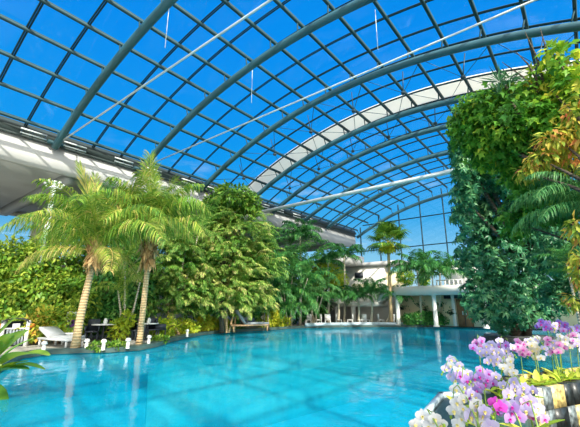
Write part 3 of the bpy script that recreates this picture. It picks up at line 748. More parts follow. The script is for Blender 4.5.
far_palm('arching palm in front of the stair landing', 338, 298, 30.6, .8)
far_palm('arching palm beside the column of the landing', 358, 297, 30.4, .75)
far_palm('bushy arching palm before the small dark window', 371, 293, 30.2, .9)
far_palm('arching palm leaning over the second stair flight', 397, 296, 30.4, .7, bx=385)
far_palm('tall palm with umbrella-like crown before the terrace, next to the fan palm', 417, 270, 29.5, 1.15, bx=421)
far_palm('tall palm with umbrella-like crown beside the grey lamp pole', 440, 273, 29.5, 1.2, bx=437)
fan = [lambda e=e: fan_mb(1.1, 1.0, e, .34) for e in (76, 52, 22, -15)]
S4 = frond_set('fan', 'l_broad', fan)
b = at_d(391, 320, 30); b[2] = .14
t = palm('fan_palm', 'tall fan palm with round crown and yellow fruit over the far shore', [b, at_d(390, 290, 30), at_d(388, 241, 30)], .14, .11, [(S4[0], 4, .2), (S4[1], 6, .5), (S4[2], 7, .1), (S4[3], 6, .4)], None, 'palm_bark')
top = at_d(388, 247, 29.8) - b
mb = MB(); p = top + rng.uniform(-1, 1, (320, 3)) * [.42, .42, .32]
leaves(mb, p, rng.normal(size=(320, 3)) + [0, 0, -.8], rng.normal(size=(320, 3)), .34, .15, np.clip(rng.normal(.75, .15, 320), 0, 1))
mb.build('fruit_cluster', M['l_yellow'], t)

# ---- hedges and terrace shrubs by the building
def hedge(label, px, mat='l_hedge', leaf=.2, **k): return bush('clipped_hedge', label, 'hedge', px, mat, leaf, .5, 2.6, 0, branch=False, **k)
hedge('dark green planted hedge before the cream wall between two columns', [(410, 319, 7, 5, 29.4), (422, 318, 8, 6, 29.4), (434, 318, 9, 6, 29.4), (444, 320, 5, 4, 29.4)])
hedge('dark green hedge beside the brown door', [(474, 318, 7, 6, 29.6), (485, 317, 8, 7, 29.6), (495, 319, 6, 5, 29.6)])
TZ = 3.55
def terrace_shrub(label, x, y, rx, ry): return bush('terrace_shrub', label, 'shrub', [(x, y, rx, ry, 33.5)], 'l_vine', .2, .5, 2.6, 0, bz=TZ, tmean=.62, branch=False, tsd=.25)
terrace_shrub('bright round shrub on the terrace next to the fan palm trunk', 405, 277, 8, 8)
terrace_shrub('bright narrow shrub on the terrace between the two tall palms', 424, 278, 5, 9)
terrace_shrub('bright shrub at the end of the terrace beside the big dark tree', 454, 274, 8, 9)

# ------------------------------------------------------------------ the tree mass on the island and the planted bank
isl = []
c0 = at_z(514, 338.5, 0)
for a in np.linspace(0, 2 * math.pi, 22, endpoint=False):
    q = 1 + .12 * math.sin(3 * a + 1) + .08 * math.sin(7 * a); isl.append((c0[0] + 1.55 * q * math.cos(a), c0[1] + 2.3 * q * math.sin(a)))
struct('ground_island', MB().prism(isl, -1.4, .14), M['rock'], 'dark rock island under the big tree', 'island')
DI = float(np.linalg.norm(c0[:2])) / float(np.linalg.norm(ray(512, 307)[:2]))
bi = (c0[0], c0[1], .14)
bush('umbrella_tree', 'big dark umbrella tree hanging over its rock island in the pool', 'tree',
     [(498, 298, 34, 30, DI-.9), (532, 294, 28, 30, DI-.2), (480, 258, 24, 34, DI-.3), (512, 255, 34, 34, DI-.8), (472, 212, 20, 32, DI-.6), (503, 205, 36, 32, DI-.4), (542, 225, 34, 46, DI)],
     'l_schef', .30, .4, 1.9, .5, 'umbrella', base=bi, tmean=.45, tr=.22)
bush('umbrella_tree', 'tall dark umbrella tree reaching towards the roof arches beside the croton', 'tree',
     [(468, 168, 17, 28, DI-2.2), (494, 165, 28, 28, DI-1.8), (464, 130, 13, 24, DI-2.6), (485, 130, 24, 24, DI-2.4), (522, 170, 34, 32, DI-1.6), (532, 200, 30, 26, DI-1.2), (460, 150, 11, 28, DI-2.6), (464, 200, 12, 30, DI-2)],
     'l_schef', .30, .4, 1.9, .5, 'umbrella', base=(c0[0] + .5, c0[1] + .5, .14), tmean=.5, tr=.2)
VB = (2.2, 12.2, .25)
bush('lobed_vine', 'sunlit vine tree with big lobed leaves capping the greenery under the roof', 'vine',
     [(488, 108, 28, 18, 13.6), (520, 104, 32, 18, 13.2), (548, 100, 28, 24, 12.8), (512, 128, 38, 22, 13), (545, 130, 30, 20, 12.4), (574, 130, 24, 26, 12), (466, 128, 16, 24, 14.2), (478, 112, 18, 16, 14), (535, 165, 30, 24, 13.2), (500, 150, 30, 16, 13.4)],
     'l_vine', .29, 1, 2.6, 1.1, 'lobed', base=VB, tmean=.42, tr=.16)
bush('lobed_vine', 'yellow-green climber stretching up highest beside the frame edge', 'vine',
     [(562, 66, 18, 22, 12), (574, 90, 16, 24, 11.6), (552, 52, 7, 10, 12.2), (540, 78, 9, 12, 12.4)], 'l_vine', .34, 1, 1.9, .6, 'lobed', base=(2.6, 11, .25), tmean=.66, tr=.1)
bush('croton_tree', 'yellow and orange croton tree at the frame edge below the climber', 'tree',
     [(560, 140, 18, 12, 10.8), (578, 118, 12, 26, 10.4), (542, 160, 14, 9, 11), (576, 158, 14, 14, 10.6), (526, 172, 9, 7, 11.4)], 'l_croton', .30, .34, 1.8, .9, base=(2.1, 9.6, .25), tmean=.36, tsd=.27, tr=.1)
bush('croton_tree', 'lower red and yellow croton beside the frame edge above the orchids', 'tree',
     [(577, 230, 9, 12, 9.2), (580, 268, 9, 22, 9), (572, 300, 7, 7, 9.1)], 'l_croton', .22, .36, 1.8, .8, base=(1.5, 8.6, .25), tmean=.3, tsd=.27, tr=.07)
bush('lobed_vine', 'mid green lobed vine hanging down between umbrella tree and croton', 'vine',
     [(532, 200, 18, 22, 12.6), (514, 222, 12, 18, 13), (548, 205, 20, 18, 12.2), (566, 200, 20, 20, 11.6)], 'l_vine', .3, 1, 2.0, .9, 'lobed', base=(2.4, 13, .25), tmean=.3, tr=.08)
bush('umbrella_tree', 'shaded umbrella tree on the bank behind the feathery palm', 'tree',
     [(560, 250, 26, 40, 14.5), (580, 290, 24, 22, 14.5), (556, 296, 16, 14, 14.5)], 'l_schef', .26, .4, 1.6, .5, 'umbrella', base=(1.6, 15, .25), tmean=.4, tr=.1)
S5 = frond_set('bank', 'l_areca', [coco(64, 105, 2.6, 1.6, .7, 60, .35), coco(42, 110, 2.7, 1.8, .75, 60, .4), coco(10, 80, 2.5, 1.8, .7, 60, .35)])
palm('feather_palm', 'green feathery palm hanging its fronds over the bank above the orchids', [(1.3, 11.2, .25), (.7, 11, 2.2), tuple(at_d(592, 205, 10.2))], .12, .08, [(S5[0], 7, .2), (S5[1], 10, .5), (S5[2], 10, .1)], None, 'dark_bark', scale=.85)
areca('drooping areca at the foot of the bank beside the violet orchids', 577, 330, 12.5, [(566, 262), (578, 280), (590, 260)], 'deep', 8, .55, bz=.25)
# spiky epiphyte and bare stems against the roof
c = at_d(506, 88, 12.6); t = thing('spiky_plant', 'dark spiky rosette plant sticking out of the vine top against the roof', 'plant', c)
for q in range(5):
    mb = MB(); n = 26; o = np.array([rng.normal(0, .28), rng.normal(0, .28), rng.uniform(-.3, .25)])
    d = unit(rng.normal(size=(n, 3)) + [0, 0, .55]); leaves(mb, np.repeat(o[None], n, 0), d, rng.normal(size=(n, 3)), .62 * rng.uniform(.7, 1.2, n), .05, rng.uniform(0, 1, n), .1, .1)
    mb.build('leaf_rosette', M['l_spiky'], t)
MB().tube([(0, 0, .1), (.1, .1, -.6), (.35, .2, -1.5)], [.05, .06, .07], 6).build('stem', M['dark_bark'], t, True)
c = at_d(545, 92, 12.3); t = thing('bare_branch', 'thin bare branches crossing the roof above the vine', 'branch', c)
for a, e in (((525, 32), (543, 80)), ((502, 62), (540, 94)), ((540, 28), (548, 70)), ((516, 52), (536, 78))):
    A = at_d(*a, 12.3) - c; E = at_d(*e, 12.3) - c
    MB().tube([E * 1.0 + [0, 0, -.3], E, (A + E) / 2 + [.05, 0, .03], A], [.05, .045, .03, .01], 6).build('twig', M['dark_bark'], t, True)

# ---- big-leaved plant in the near corner of the shore
def paddle(L, W, bend, tm):
    k = 9; s = np.linspace(0, 1, k); V, tt = [], []
    x = L * s; z = -bend * L * s ** 2
    w = W * np.sin(math.pi * np.clip(.04 + .93 * s, 0, 1)) ** .7 * .5
    for sg in (-1, 0, 1):
        V.append(np.stack([x, sg * w, z + abs(sg) * w * .35], 1)); tt.append(np.full(k, tm + (.25 if sg == 0 else rng.normal(0, .05))))
    i = np.arange(k - 1); Fc = np.concatenate([np.stack([r*k+i, r*k+i+1, (r+1)*k+i+1, (r+1)*k+i], 1) for r in (0, 1)])
    return MB().add(np.concatenate(V), Fc, np.clip(np.concatenate(tt), 0, 1))
B = at_z(-14, 388, .14); t = thing('paddle_leaf_plant', 'large glossy paddle-leaved plant at the pool edge in the lower corner', 'plant', B)
PL = [paddle(1.0, .30, .3, .62).mesh('leaf', M['l_broad'], True), paddle(1.0, .30, .5, .5).mesh('leaf', M['l_broad'], True), paddle(1.0, .34, .2, .2).mesh('leaf', M['l_broad'], True)]
dB = B[0] / ray(-14, 388)[0]
for i, (sx, sy, ex, ey, v) in enumerate([(2, 364, 46, 334, 0), (-2, 356, 24, 318, 0), (0, 372, 38, 348, 1), (-10, 350, 8, 312, 0), (-4, 366, 18, 332, 1), (-10, 374, 28, 360, 2), (-18, 360, -2, 326, 0), (-14, 382, 8, 402, 2), (-6, 376, 24, 350, 0), (-6, 360, 10, 322, 0)]):
    a, e = at_d(sx, sy, dB), at_d(ex, ey, dB + rng.uniform(-.5, .3)); v3 = Vector(e - a)
    q = v3.to_track_quat('X', 'Z'); o = put('leaf', PL[v], t, a - B, q.to_euler(), v3.length / 1.0)
    MB().tube([(0, 0, 0), (a - B) * [.6, .6, .7], a - B], [.03, .025, .018], 6, tint=.4).build('stalk', M['stem'], t, True)

# ------------------------------------------------------------------ far building
Yc = 29.7
def Xy(px, Y, py=300): return at_y(px, py, Y)[0]
def Zy(px, py, Y): return at_y(px, py, Y)[2]
zs0, zs1 = Zy(435, 294.5, Yc - .4), Zy(435, 285.5, Yc - .4)
x0, x1 = Xy(391, Yc), 3.0
struct('floor_shore', MB().box((-20, 27.4 + 1.2, .13), (3.0, 37.5, .15)), M['deck'], 'stone floor along the far building', 'floor') if False else None
struct('wall_terrace', MB().box((x0, 31.6, .14), (x1, 31.8, zs0)), M['cream'], 'cream back wall under the terrace', 'wall')
struct('slab_terrace', MB().box((x0 - .1, Yc - .45, zs0), (x1, 37.4, zs1)), M['white_render'], 'thick white terrace edge of the far building', 'terrace slab')
for k, px in enumerate((397, 434, 483)):
    x = Xy(px, Yc)
    struct('column', MB().lathe([(.22, .14), (.22, .24), (.16, .28), (.16, zs0 - .1), (.22, zs0 - .06), (.22, zs0)], 16, (x, Yc, 0)), M['white_render'], 'round white column under the terrace, %s from the stairs' % ORD[k], 'column', smooth=False)
# door with dark transom in the cream wall
dx0, dx1 = Xy(456, 31.55), Xy(471, 31.55)
dr = struct('door_1', MB().box((dx0, 31.48, .14), (dx1, 31.62, 2.2)), M['door'], 'brown double door under the terrace', 'door')
MB().box((dx0 - .9, 31.46, 2.25), (dx1 + 2.2, 31.60, 2.75)).build('transom', M['dark'], dr)
MB().box(((dx0 + dx1) / 2 - .02, 31.45, .16), ((dx0 + dx1) / 2 + .02, 31.5, 2.2)).build('meeting_stile', M['dark'], dr)
for s in (-.12, .12): MB().box(((dx0 + dx1) / 2 + s - .02, 31.4, 1.0), ((dx0 + dx1) / 2 + s + .02, 31.48, 1.3)).build('handle', M['white_steel'], dr)
struct('trim_2', MB().box((dx0 - .35, 31.4, .14), (dx0 - .1, 31.62, zs0)), M['white_render'], 'white pilaster beside the brown door', 'pilaster')
struct('window_7', MB().box((dx1 + .3, 31.5, .8), (dx1 + 2.0, 31.62, 2.15)), M['dark'], 'dark window beside the brown door', 'window')
# wall planters with little trailing plants
for (px, py, lb) in ((420, 304.5, 'beside the tall palm trunk'), (425, 310, 'lowest beside the tall palm trunk'), (440, 305, 'to the far side of the middle column'), (451, 313, 'next to the white pilaster'), (402, 308, 'beside the column nearest the stairs')):
    c = at_y(px, py, 31.45); t = thing('wall_pot', 'small dark wall pot with a trailing plant, ' + lb, 'wall pot', c)
    MB().lathe([(0, -.14), (.11, -.14), (.16, .08), (.13, .08), (0, .04)], 10).build('pot', M['terracotta'], t)
    mb = MB(); n = 60; P = rng.normal(0, .13, (n, 3)) * [1.6, .6, .8] + [0, -.08, .08]
    leaves(mb, P, rng.normal(size=(n, 3)) + [0, -.3, -.3], rng.normal(size=(n, 3)), .16, .08, rng.uniform(0, 1, n)); mb.build('foliage', M['l_spiky'], t)
# railing on the terrace
c = np.array([Xy(438, Yc - .2), Yc - .25, zs1]); t = thing('railing', 'low white railing with short posts along the terrace edge', 'railing', c)
xr = Xy(489, Yc) - c[0]
MB().box((0, -.03, .34), (xr, .03, .42)).build('rail', M['white_render'], t)
for q in np.linspace(.05, xr - .05, 12): MB().box((q - .05, -.03, 0), (q + .05, .03, .36)).build('post', M['white_render'], t)
# upper storey behind
def blk(name, px0, px1, Y, py0, py1, m, label, dep=1.5, z0=None):
    xa, xb = Xy(px0, Y, py1), Xy(px1, Y, py1); za = Zy(px0, py1, Y) if z0 is None else z0; zb = Zy(px0, py0, Y)
    return struct(name, MB().box((xa, Y, za), (xb, Y + dep, zb)), m, label, 'wall')
blk('wall_upper', 336, 386, 34.2, 268, 300, M['white_render'], 'white upper wall with a small dark window', 1.2)
blk('wall_upper', 386, 402, 34.6, 272, 300, M['cream'], 'cream upper wall piece behind the fan palm', 1.0)
blk('wall_upper', 352, 376, 31.8, 284, 300, M['cream'], 'cream lower block in front of the white upper wall', .6)
blk('slab_upper', 340, 402, 34.0, 264.5, 268.5, M['fascia'], 'flat white roof edge of the upper storey', 2.4)
blk('slab_balcony', 318, 350, 31.4, 257, 266, M['fascia'], 'white balcony edge where the fascia ends', 3.0)
blk('wall_upper', 446, 478, 34.8, 262, 284, M['white_render'], 'white upper wall piece above the end of the terrace', .8)
w = struct('window_8', MB().box((Xy(356, 34.1), 34.1, Zy(356, 278, 34.1)), (Xy(364, 34.1), 34.25, Zy(356, 272.5, 34.1))), M['dark'], 'small dark window in the white upper wall', 'window')
# lower landing with two stair flights
zl = Zy(345, 302.5, Yc); xs, xl0, xl1 = Xy(303, Yc), Xy(332, Yc), Xy(378, Yc)
struct('slab_landing', MB().box((xl0, Yc - .2, zl - .35), (xl1, 31.6, zl)), M['white_render'], 'white landing slab between the two stair flights', 'landing')
struct('wall_landing', MB().box((xs, 31.6, .14), (x0, 31.8, Zy(350, 290, 31.6))), M['wall_paint'], 'shaded wall under the stair landing', 'wall')
struct('column', MB().lathe([(.2, .14), (.2, zl - .35)], 14, (Xy(353, Yc + .3), Yc + .3, 0)), M['white_render'], 'short white column under the stair landing', 'column')
struct('column', MB().lathe([(.16, .14), (.16, zl - .35)], 14, (Xy(336, Yc + .3), Yc + .3, 0)), M['white_render'], 'short white column under the upper end of the long flight', 'column')
def stair(label, xa, za, xb, zb, y0, y1, n):
    t = thing('staircase', label, 'stairs', (xa, y0, za))
    L, Hh = xb - xa, zb - za
    for i in range(n):
        MB().box((L * i / n, .1, Hh * i / n), (L * (i + 1) / n, y1 - y0 - .1, Hh * (i + 1) / n)).build('step', M['white_render'], t)
    for y in (0, y1 - y0 - .1):
        MB().add([(0, y, -.0), (L, y, Hh - .25), (L, y, Hh + .35), (0, y, .45), (0, y + .1, -.0), (L, y + .1, Hh - .25), (L, y + .1, Hh + .35), (0, y + .1, .45)], [(0, 1, 2, 3), (7, 6, 5, 4), (0, 4, 5, 1), (1, 5, 6, 2), (2, 6, 7, 3), (3, 7, 4, 0)]).build('stringer', M['white_render'], t)
stair('long white stair flight climbing from the shore to the landing', xs, .14, xl0, zl, Yc - .2, Yc + 1.6, 10)
stair('short white stair flight from the landing up to the terrace', xl1, zl, Xy(393, Yc), zs1, Yc - .2, Yc + 1.6, 8)
# low white wall along the far shore
pts = [at_z(x, y, .14) for x, y in ((305, 326.5), (340, 325.8), (372, 325.6), (404, 325.6))]
mb = MB()
for a, b in zip(pts[:-1], pts[1:]):
    u = unit(b - a); mb.obox((a + b) / 2 + [0, 0, .13], (np.linalg.norm(b - a) / 2, .09, .13), (u, np.array([-u[1], u[0], 0]), np.array([0, 0, 1.0])))
struct('wall_shore', mb, M['rim'], 'low white wall along the far shore', 'low wall')
for k, px in enumerate((309, 318, 328, 339, 350, 361, 366, 381, 393)):
    d = 30.2; c = at_d(px, 322, d); c[2] = .14
    t = thing('white_chair', 'small white chair behind the low shore wall, %s counted from the stair foot' % ORD[k], 'chair', c, rng.uniform(0, 6), 'white chairs behind the shore wall')
    MB().box((-.24, -.24, .40), (.24, .24, .45)).build('seat', M['white'], t)
    MB().box((-.24, .2, .45), (.24, .25, .9)).build('backrest', M['white'], t)
    for sx in (-.2, .2):
        for sy in (-.2, .2): MB().box((sx - .02, sy - .02, 0), (sx + .02, sy + .02, .4)).build('leg', M['white'], t)
# slim lamp pole by the tall palms
b = at_z(434.5, 325.2, .14); dp = b[0] / ray(434.5, 325.2)[0]; tp = at_d(432, 268, dp) - b
t = thing('lamp_pole', 'slim grey lamp pole standing before the terrace', 'lamp', b)
MB().tube([(0, 0, -.02), tp], .06, 8).build('pole', M['white_steel'], t, True)
MB().lathe([(0, 0), (.1, 0), (.14, .12), (0, .16)], 10, tp).build('lamp_head', M['white_steel'], t)
# ------------------------------------------------------------------ pole with spotlights behind the coconut palm
DP = 16.6
b = at_d(33, 310, DP); b[2] = .14
t = thing('spotlight_pole', 'white pole carrying a ring of small spotlights under the soffit', 'lamp', b)
tp = at_d(50.5, 172, DP) - b; tp[:2] = 0
MB().tube([(0, 0, -.02), (0, 0, tp[2])], [.13, .11], 12).build('pole', M['white_steel'], t, True)
MB().lathe([(0, tp[2]), (.16, tp[2]), (.16, tp[2] + .1), (0, tp[2] + .14)], 12).build('cap', M['white_steel'], t)
for a in np.arange(5) * 2 * math.pi / 5 + .3:
    o = np.array([math.cos(a), math.sin(a), 0]); z = tp[2] - .18
    arm = MB().tube([o * .1 + [0, 0, z], o * .32 + [0, 0, z - .05], o * .36 + [0, 0, z + .12]], .025, 6).build('arm', M['white_steel'], t, True)
    MB().tube([o * .30 + [0, 0, z + .10], o * .44 + [0, 0, z + .18]], [.045, .065], 8).build('spotlight', M['white'], arm)
for k, (px, y0, y1, d) in enumerate(((168, 18, 54, 13.5), (252, 84, 106, 17.5), (375, 8, 58, 15))):
    A, E = at_d(px, y0, d), at_d(px, y1, d); xx = A[0] - XC; A[2] = ZC + math.sqrt((RAD - .1) ** 2 - xx * xx)
    A2 = np.array([A[0], A[1], E[2]])
    tag(MB().tube([A, A2], .012, 5).build('hanging_wire', M['white_steel']), 'thin pale wire hanging from the roof glass, %s from the gutter' % ORD[k], 'wire')

# ------------------------------------------------------------------ things on the shore deck
DZ = .14
def on_deck(x, y): return at_z(x, y, DZ)
def face_pool(p): return math.atan2(-p[1] + 6, -p[0] + 2)
# tall stand with slatted front
p = on_deck(13, 346.5); d = p[0] / ray(13, 346.5)[0]; u = d / F
t = thing('towel_stand', 'tall pale stand with arched dark hood and slatted front at the shore', 'stand', p, R_(-38 + 90) - math.pi / 2 + R_(0))
t.rotation_euler = (0, 0, R_(62))
w, h = 10.5 * u, 27 * u
for s in (-1, 1): MB().box((s * w - .05, -.2, 0), (s * w + .05, .2, h * .93)).build('side_panel', M['white'], t)
n = 9; a = np.linspace(0, math.pi, n); mb = MB()
V = np.concatenate([np.stack([np.cos(a) * (w + .06) * k, np.full(n, y), h * .86 + np.sin(a) * h * .16 * k], 1) for y in (-.24, .24) for k in (1, .86)])
i = np.arange(n - 1)
for a_, b_ in ((0, 2), (1, 3), (0, 1), (2, 3)): mb.add(V, np.stack([a_*n+i, a_*n+i+1, b_*n+i+1, b_*n+i], 1))
mb.build('hood', M['dark'], t)
MB().box((-w + .05, .12, 0), (w - .05, .16, h * .9)).build('back_panel', M['dark'], t)
for q in range(6):
    xx = -w + .15 + q * (2 * w - .3) / 5; MB().box((xx - .035, -.06, .05), (xx + .035, -.02, h * .62)).build('slat', M['grey'], t)
MB().box((-w + .05, -.1, h * .62), (w - .05, .14, h * .66)).build('shelf', M['white'], t)
for q in range(3):
    xx = -w * .6 + q * w * .6; tag(MB().box((xx - .11, -.1, 0), (xx + .11, .1, .16)).build('rolled_towel', [M['orange'], M['white'], M['orange']][q], None, loc=Vector(p) + Matrix.Rotation(R_(62), 3, 'Z') @ Vector((xx, 0, h * .66))), ['orange folded towel lying on the shelf of the pale stand', 'white folded towel in the middle of the shelf of the pale stand', 'second orange folded towel on the shelf by the hood side'][q], 'towel').rotation_euler = (0, 0, R_(62))
# orange chair beside it at the frame edge
p = on_deck(-1, 342); t = thing('orange_chair', 'orange chair cut by the frame edge beside the pale stand', 'chair', p, R_(60))
MB().box((-.3, -.3, .38), (.3, .3, .46)).build('seat', M['orange'], t); MB().box((-.3, .24, .46), (.3, .32, 1.15)).build('backrest', M['orange'], t)
for sx in (-.26, .26):
    for sy in (-.26, .26): MB().box((sx - .03, sy - .03, 0), (sx + .03, sy + .03, .38)).build('leg', M['white'], t)
# loungers
def lounger(label, p, rz, fm, cm, lift=.65, sc=1.0, group='sun loungers on the shore'):
    t = thing('sun_lounger', label, 'lounger', p, rz, group); t.scale = (sc,) * 3
    MB().box((-.35, -.95, .26), (.35, .95, .33)).build('frame', M[fm], t)
    for sx in (-.3, .3):
        for sy in (-.85, .85): MB().box((sx - .03, sy - .03, 0), (sx + .03, sy + .03, .27)).build('leg', M[fm], t)
    MB().box((-.33, -.93, .33), (.33, .25, .43)).build('mattress', M[cm], t)
    c, s = math.cos(lift), math.sin(lift)
    MB().obox((0, .25 + .4 * c, .36 + .4 * s), (.33, .4, .05), (np.array([1., 0, 0]), np.array([0, c, s]), np.array([0, -s, c]))).build('backrest', M[cm], t)
    return t
lounger('white sun lounger with tan back at the foot of the coconut palm', on_deck(60, 347), R_(100), 'white', 'white', .4)
lounger('grey sun lounger with raised back in front of the bamboo', at_z(249, 331.3, DZ), R_(150), 'wood', 'grey', .95, 1.25)
p = on_deck(51, 344); t = thing('wooden_chair', 'small tan wooden chair behind the white lounger', 'chair', p, R_(50))
MB().box((-.2, -.2, .4), (.2, .2, .45)).build('seat', M['wood'], t); MB().box((-.2, .16, .45), (.2, .2, .95)).build('backrest', M['wood'], t)
for sx in (-.17, .17):
    for sy in (-.17, .17): MB().box((sx - .02, sy - .02, 0), (sx + .02, sy + .02, .4)).build('leg', M['wood'], t)
p = on_deck(69, 344); t = thing('deck_chair', 'white deck chair draped with a purple towel behind the coconut palm', 'chair', p, R_(65))
MB().obox((0, 0, .4), (.27, .3, .04), np.eye(3)).build('seat', M['white'], t)
MB().obox((0, .36, .82), (.27, .04, .45), (np.array([1., 0, 0]), np.array([0, 1, -.2]), np.array([0, .2, 1]))).build('backrest', M['white'], t)
for sx in (-.24, .24):
    for sy in (-.26, .26): MB().box((sx - .025, sy - .025, 0), (sx + .025, sy + .025, .38)).build('leg', M['white'], t)
tw = MB().obox((.05, .33, .75), (.2, .06, .3), (np.array([1., 0, 0]), np.array([0, 1, -.2]), np.array([0, .2, 1]))).build('draped_towel', M['towel'])
tw.location = p; tw.rotation_euler = (0, 0, R_(65)); tag(tw, 'purple towel draped over the back of the white deck chair', 'towel')
# dining chairs and tables behind the palms
def chair(label, x, y, m='dark', rz=0):
    p = on_deck(x, y); t = thing('terrace_chair', label, 'chair', p, rz, 'dark chairs on the shore')
    MB().box((-.24, -.24, .42), (.24, .24, .47)).build('seat', M[m], t)
    MB().box((-.24, .2, .47), (.24, .25, .95)).build('backrest', M[m], t)
    for s in (-1, 1):
        MB().box((s * .26 - .02, -.22, .47), (s * .26 + .02, .22, .68)).build('armrest', M[m], t)
        for sy in (-.2, .2): MB().box((s * .22 - .02, sy - .02, 0), (s * .22 + .02, sy + .02, .42)).build('leg', M[m], t)
def table(label, x, y):
    p = on_deck(x, y); t = thing('terrace_table', label, 'table', p, 0, 'white tables on the shore')
    MB().lathe([(0, .70), (.5, .70), (.5, .74), (0, .74)], 20).build('tabletop', M['white'], t)
    MB().lathe([(.05, .03), (.05, .70)], 10).build('pedestal', M['dark'], t); MB().lathe([(0, 0), (.28, 0), (.28, .03), (0, .05)], 16).build('base', M['dark'], t)
    return p
for lb, x, y, rz in (('dark chair with arms beside the coconut palm trunk', 91, 342.5, 1.0), ('dark chair with arms close to the yellow-green shrub', 113, 341, 2.4), ('dark chair with arms just past the shaggy palm trunk', 152, 339.8, 1.2), ('dark chair with arms beneath the pale weeping palm', 160, 339.4, 2.6), ('dark chair with arms half behind the shaggy palm trunk', 134, 340.6, .4)): chair(lb, x, y, 'dark', rz)
for lb, lc, x, y in (('round white table between dark chairs beside the coconut palm', 'white jug on the round table beside the coconut palm', 102, 341.8), ('round white table past the shaggy palm', 'white jug on the round table past the shaggy palm', 146, 340)):
    p = table(lb, x, y)
    t = thing('jug', lc, 'jug', (p[0] + .1, p[1], DZ + .74)); MB().lathe([(0, 0), (.07, 0), (.09, .1), (.05, .2), (.06, .24)], 12).build('body', M['white'], t)
    MB().tube([(.08, 0, .06), (.14, 0, .1), (.14, 0, .17), (.055, 0, .2)], .012, 6).build('handle', M['white'], t)
# white bollard lights along the kerb
for x, y, lb in ((43, 352.5, 'before the low shrubs'), (86, 349.2, 'beside the coconut palm trunk'), (103, 350, 'alone on the kerb past the coconut palm'), (127.5, 348.3, 'between the two pool edge palms'), (148.5, 344.6, 'just past the shaggy palm'), (187, 336.6, 'where the shore bends back')):
    p = on_deck(x, y); p[2] = .14
    t = thing('bollard_light', 'short white bollard light ' + lb, 'lamp', p, 0, 'white bollard lights along the kerb'); t.scale = (.75, .75, .8)
    MB().lathe([(.10, 0), (.08, .03), (.07, .32), (0, .32)], 12).build('post', M['white'], t)
    MB().lathe([(.12, .32), (.13, .36), (.09, .44), (0, .46)], 12).build('head', M['white'], t)
# low planting on the tongue of the deck
for k, (x, y, rx, ry, d, lb) in enumerate(((100, 346, 11, 3, 13.3, 'low green groundcover patch behind the kerb past the coconut palm'), (118, 345.5, 8, 3, 13.5, 'low green groundcover patch beside the shaggy palm foot'), (160, 339.5, 8, 3, 16, 'low green groundcover patch past the shaggy palm foot'))):
    bush('groundcover', lb, 'plant', [(x, y, rx, ry, d)], 'l_broad', .14, .5, 2.4, 0, branch=False, tr=.02)

# ------------------------------------------------------------------ planter and orchids in front
ZP = .85
A, Bq = at_z(534, 388, ZP)[:2], at_z(580, 381, ZP)[:2]
u = (Bq - A) / np.linalg.norm(Bq - A); nb = np.array([-u[1], u[0]])          # nb points to the pool side
fl, fr = A - u * .15, A + u * 3.2
dep = .52
bk = nb * dep
polyA = [fl, fr, fr + bk, fl + bk]
pa = thing('stone_planter', 'long raised planter clad in black, grey and gold stone at the poolside', 'planter', (A[0], A[1], .45))
o3 = np.array([A[0], A[1], .45])
loc = lambda P, z: np.array([P[0] - o3[0], P[1] - o3[1], z - .45])
core = MB().prism([(p[0] - o3[0], p[1] - o3[1]) for p in [fl + nb * .03, fr + nb * .03, fr + bk - nb * .03, fl + bk - nb * .03]], -.6, .34)
core.build('trough', M['rock'], pa)
MB().prism([(p[0] - o3[0], p[1] - o3[1]) for p in [fl + nb * .05, fr + nb * .05, fr + bk - nb * .05, fl + bk - nb * .05]], .34, .36).build('soil', M['soil'], pa)
tl = MB(); cells = [(.0, .10, [.2, .4]), (.10, .22, [.95, .8]), (.22, .36, [.4, .45]), (.36, .58, [.8, .1]), (.58, .72, [.6, .45]), (.72, .9, [.2, .9]), (.9, 1.1, [.45, .2]), (1.1, 1.4, [.8, .6]), (1.4, 1.7, [.1, .4]), (1.7, 2.1, [.4, .8]), (2.1, 2.6, [.2, .95]), (2.6, 3.3, [.8, .4])]
for s0, s1, tt in cells:
    for j in range(2):
        zc = .30 - j * .2
        c3 = np.array([*(fl + u * ((s0 + s1) / 2) - nb * .0 - o3[:2]), zc])
        tl.obox(c3, ((s1 - s0) / 2 - .004, .03 + rng.uniform(0, .008), .098), (np.array([*u, 0]), np.array([*nb, 0]), np.array([0, 0, 1.])), tt[j])
        c4 = c3 + np.array([*(nb * (dep)), 0]); tl.obox(c4, ((s1 - s0) / 2 - .004, .03, .098), (np.array([*u, 0]), np.array([*nb, 0]), np.array([0, 0, 1.])), tt[1 - j])
tl.build('stone_cladding', M['mosaic'], pa)
# near wing of the planter with a pale stone rim
C = [at_z(x, y, .8)[:2] for x, y in ((441, 392), (413, 424), (404, 452), (500, 460), (522, 425), (530, 389), (505, 386))]
c3 = np.array([C[0][0], C[0][1], .45])
pb = thing('corner_planter', 'dark green tiled planter with a pale stone rim at the water', 'planter', c3)
L2 = [(p[0] - c3[0], p[1] - c3[1]) for p in C]
MB().prism(L2, -.9, .28).build('trough', M['green_mosaic'], pb)
ctr = np.mean(L2, axis=0)
MB().prism([tuple(ctr + (np.array(p) - ctr) * .9) for p in L2], .28, .31).build('tiled_top', M['green_mosaic'], pb)
for i, nm in ((0, 'rim'), (6, 'rim'), (5, 'rim')):
    a, b = np.array(L2[i]), np.array(L2[(i + 1) % 7]); uu = (b - a) / np.linalg.norm(b - a)
    MB().obox((*((a + b) / 2), .315), (np.linalg.norm(b - a) / 2 + .02, .022, .03), (np.array([*uu, 0]), np.array([-uu[1], uu[0], 0]), np.array([0, 0, 1.]))).build('rim', M['rim'], pb)

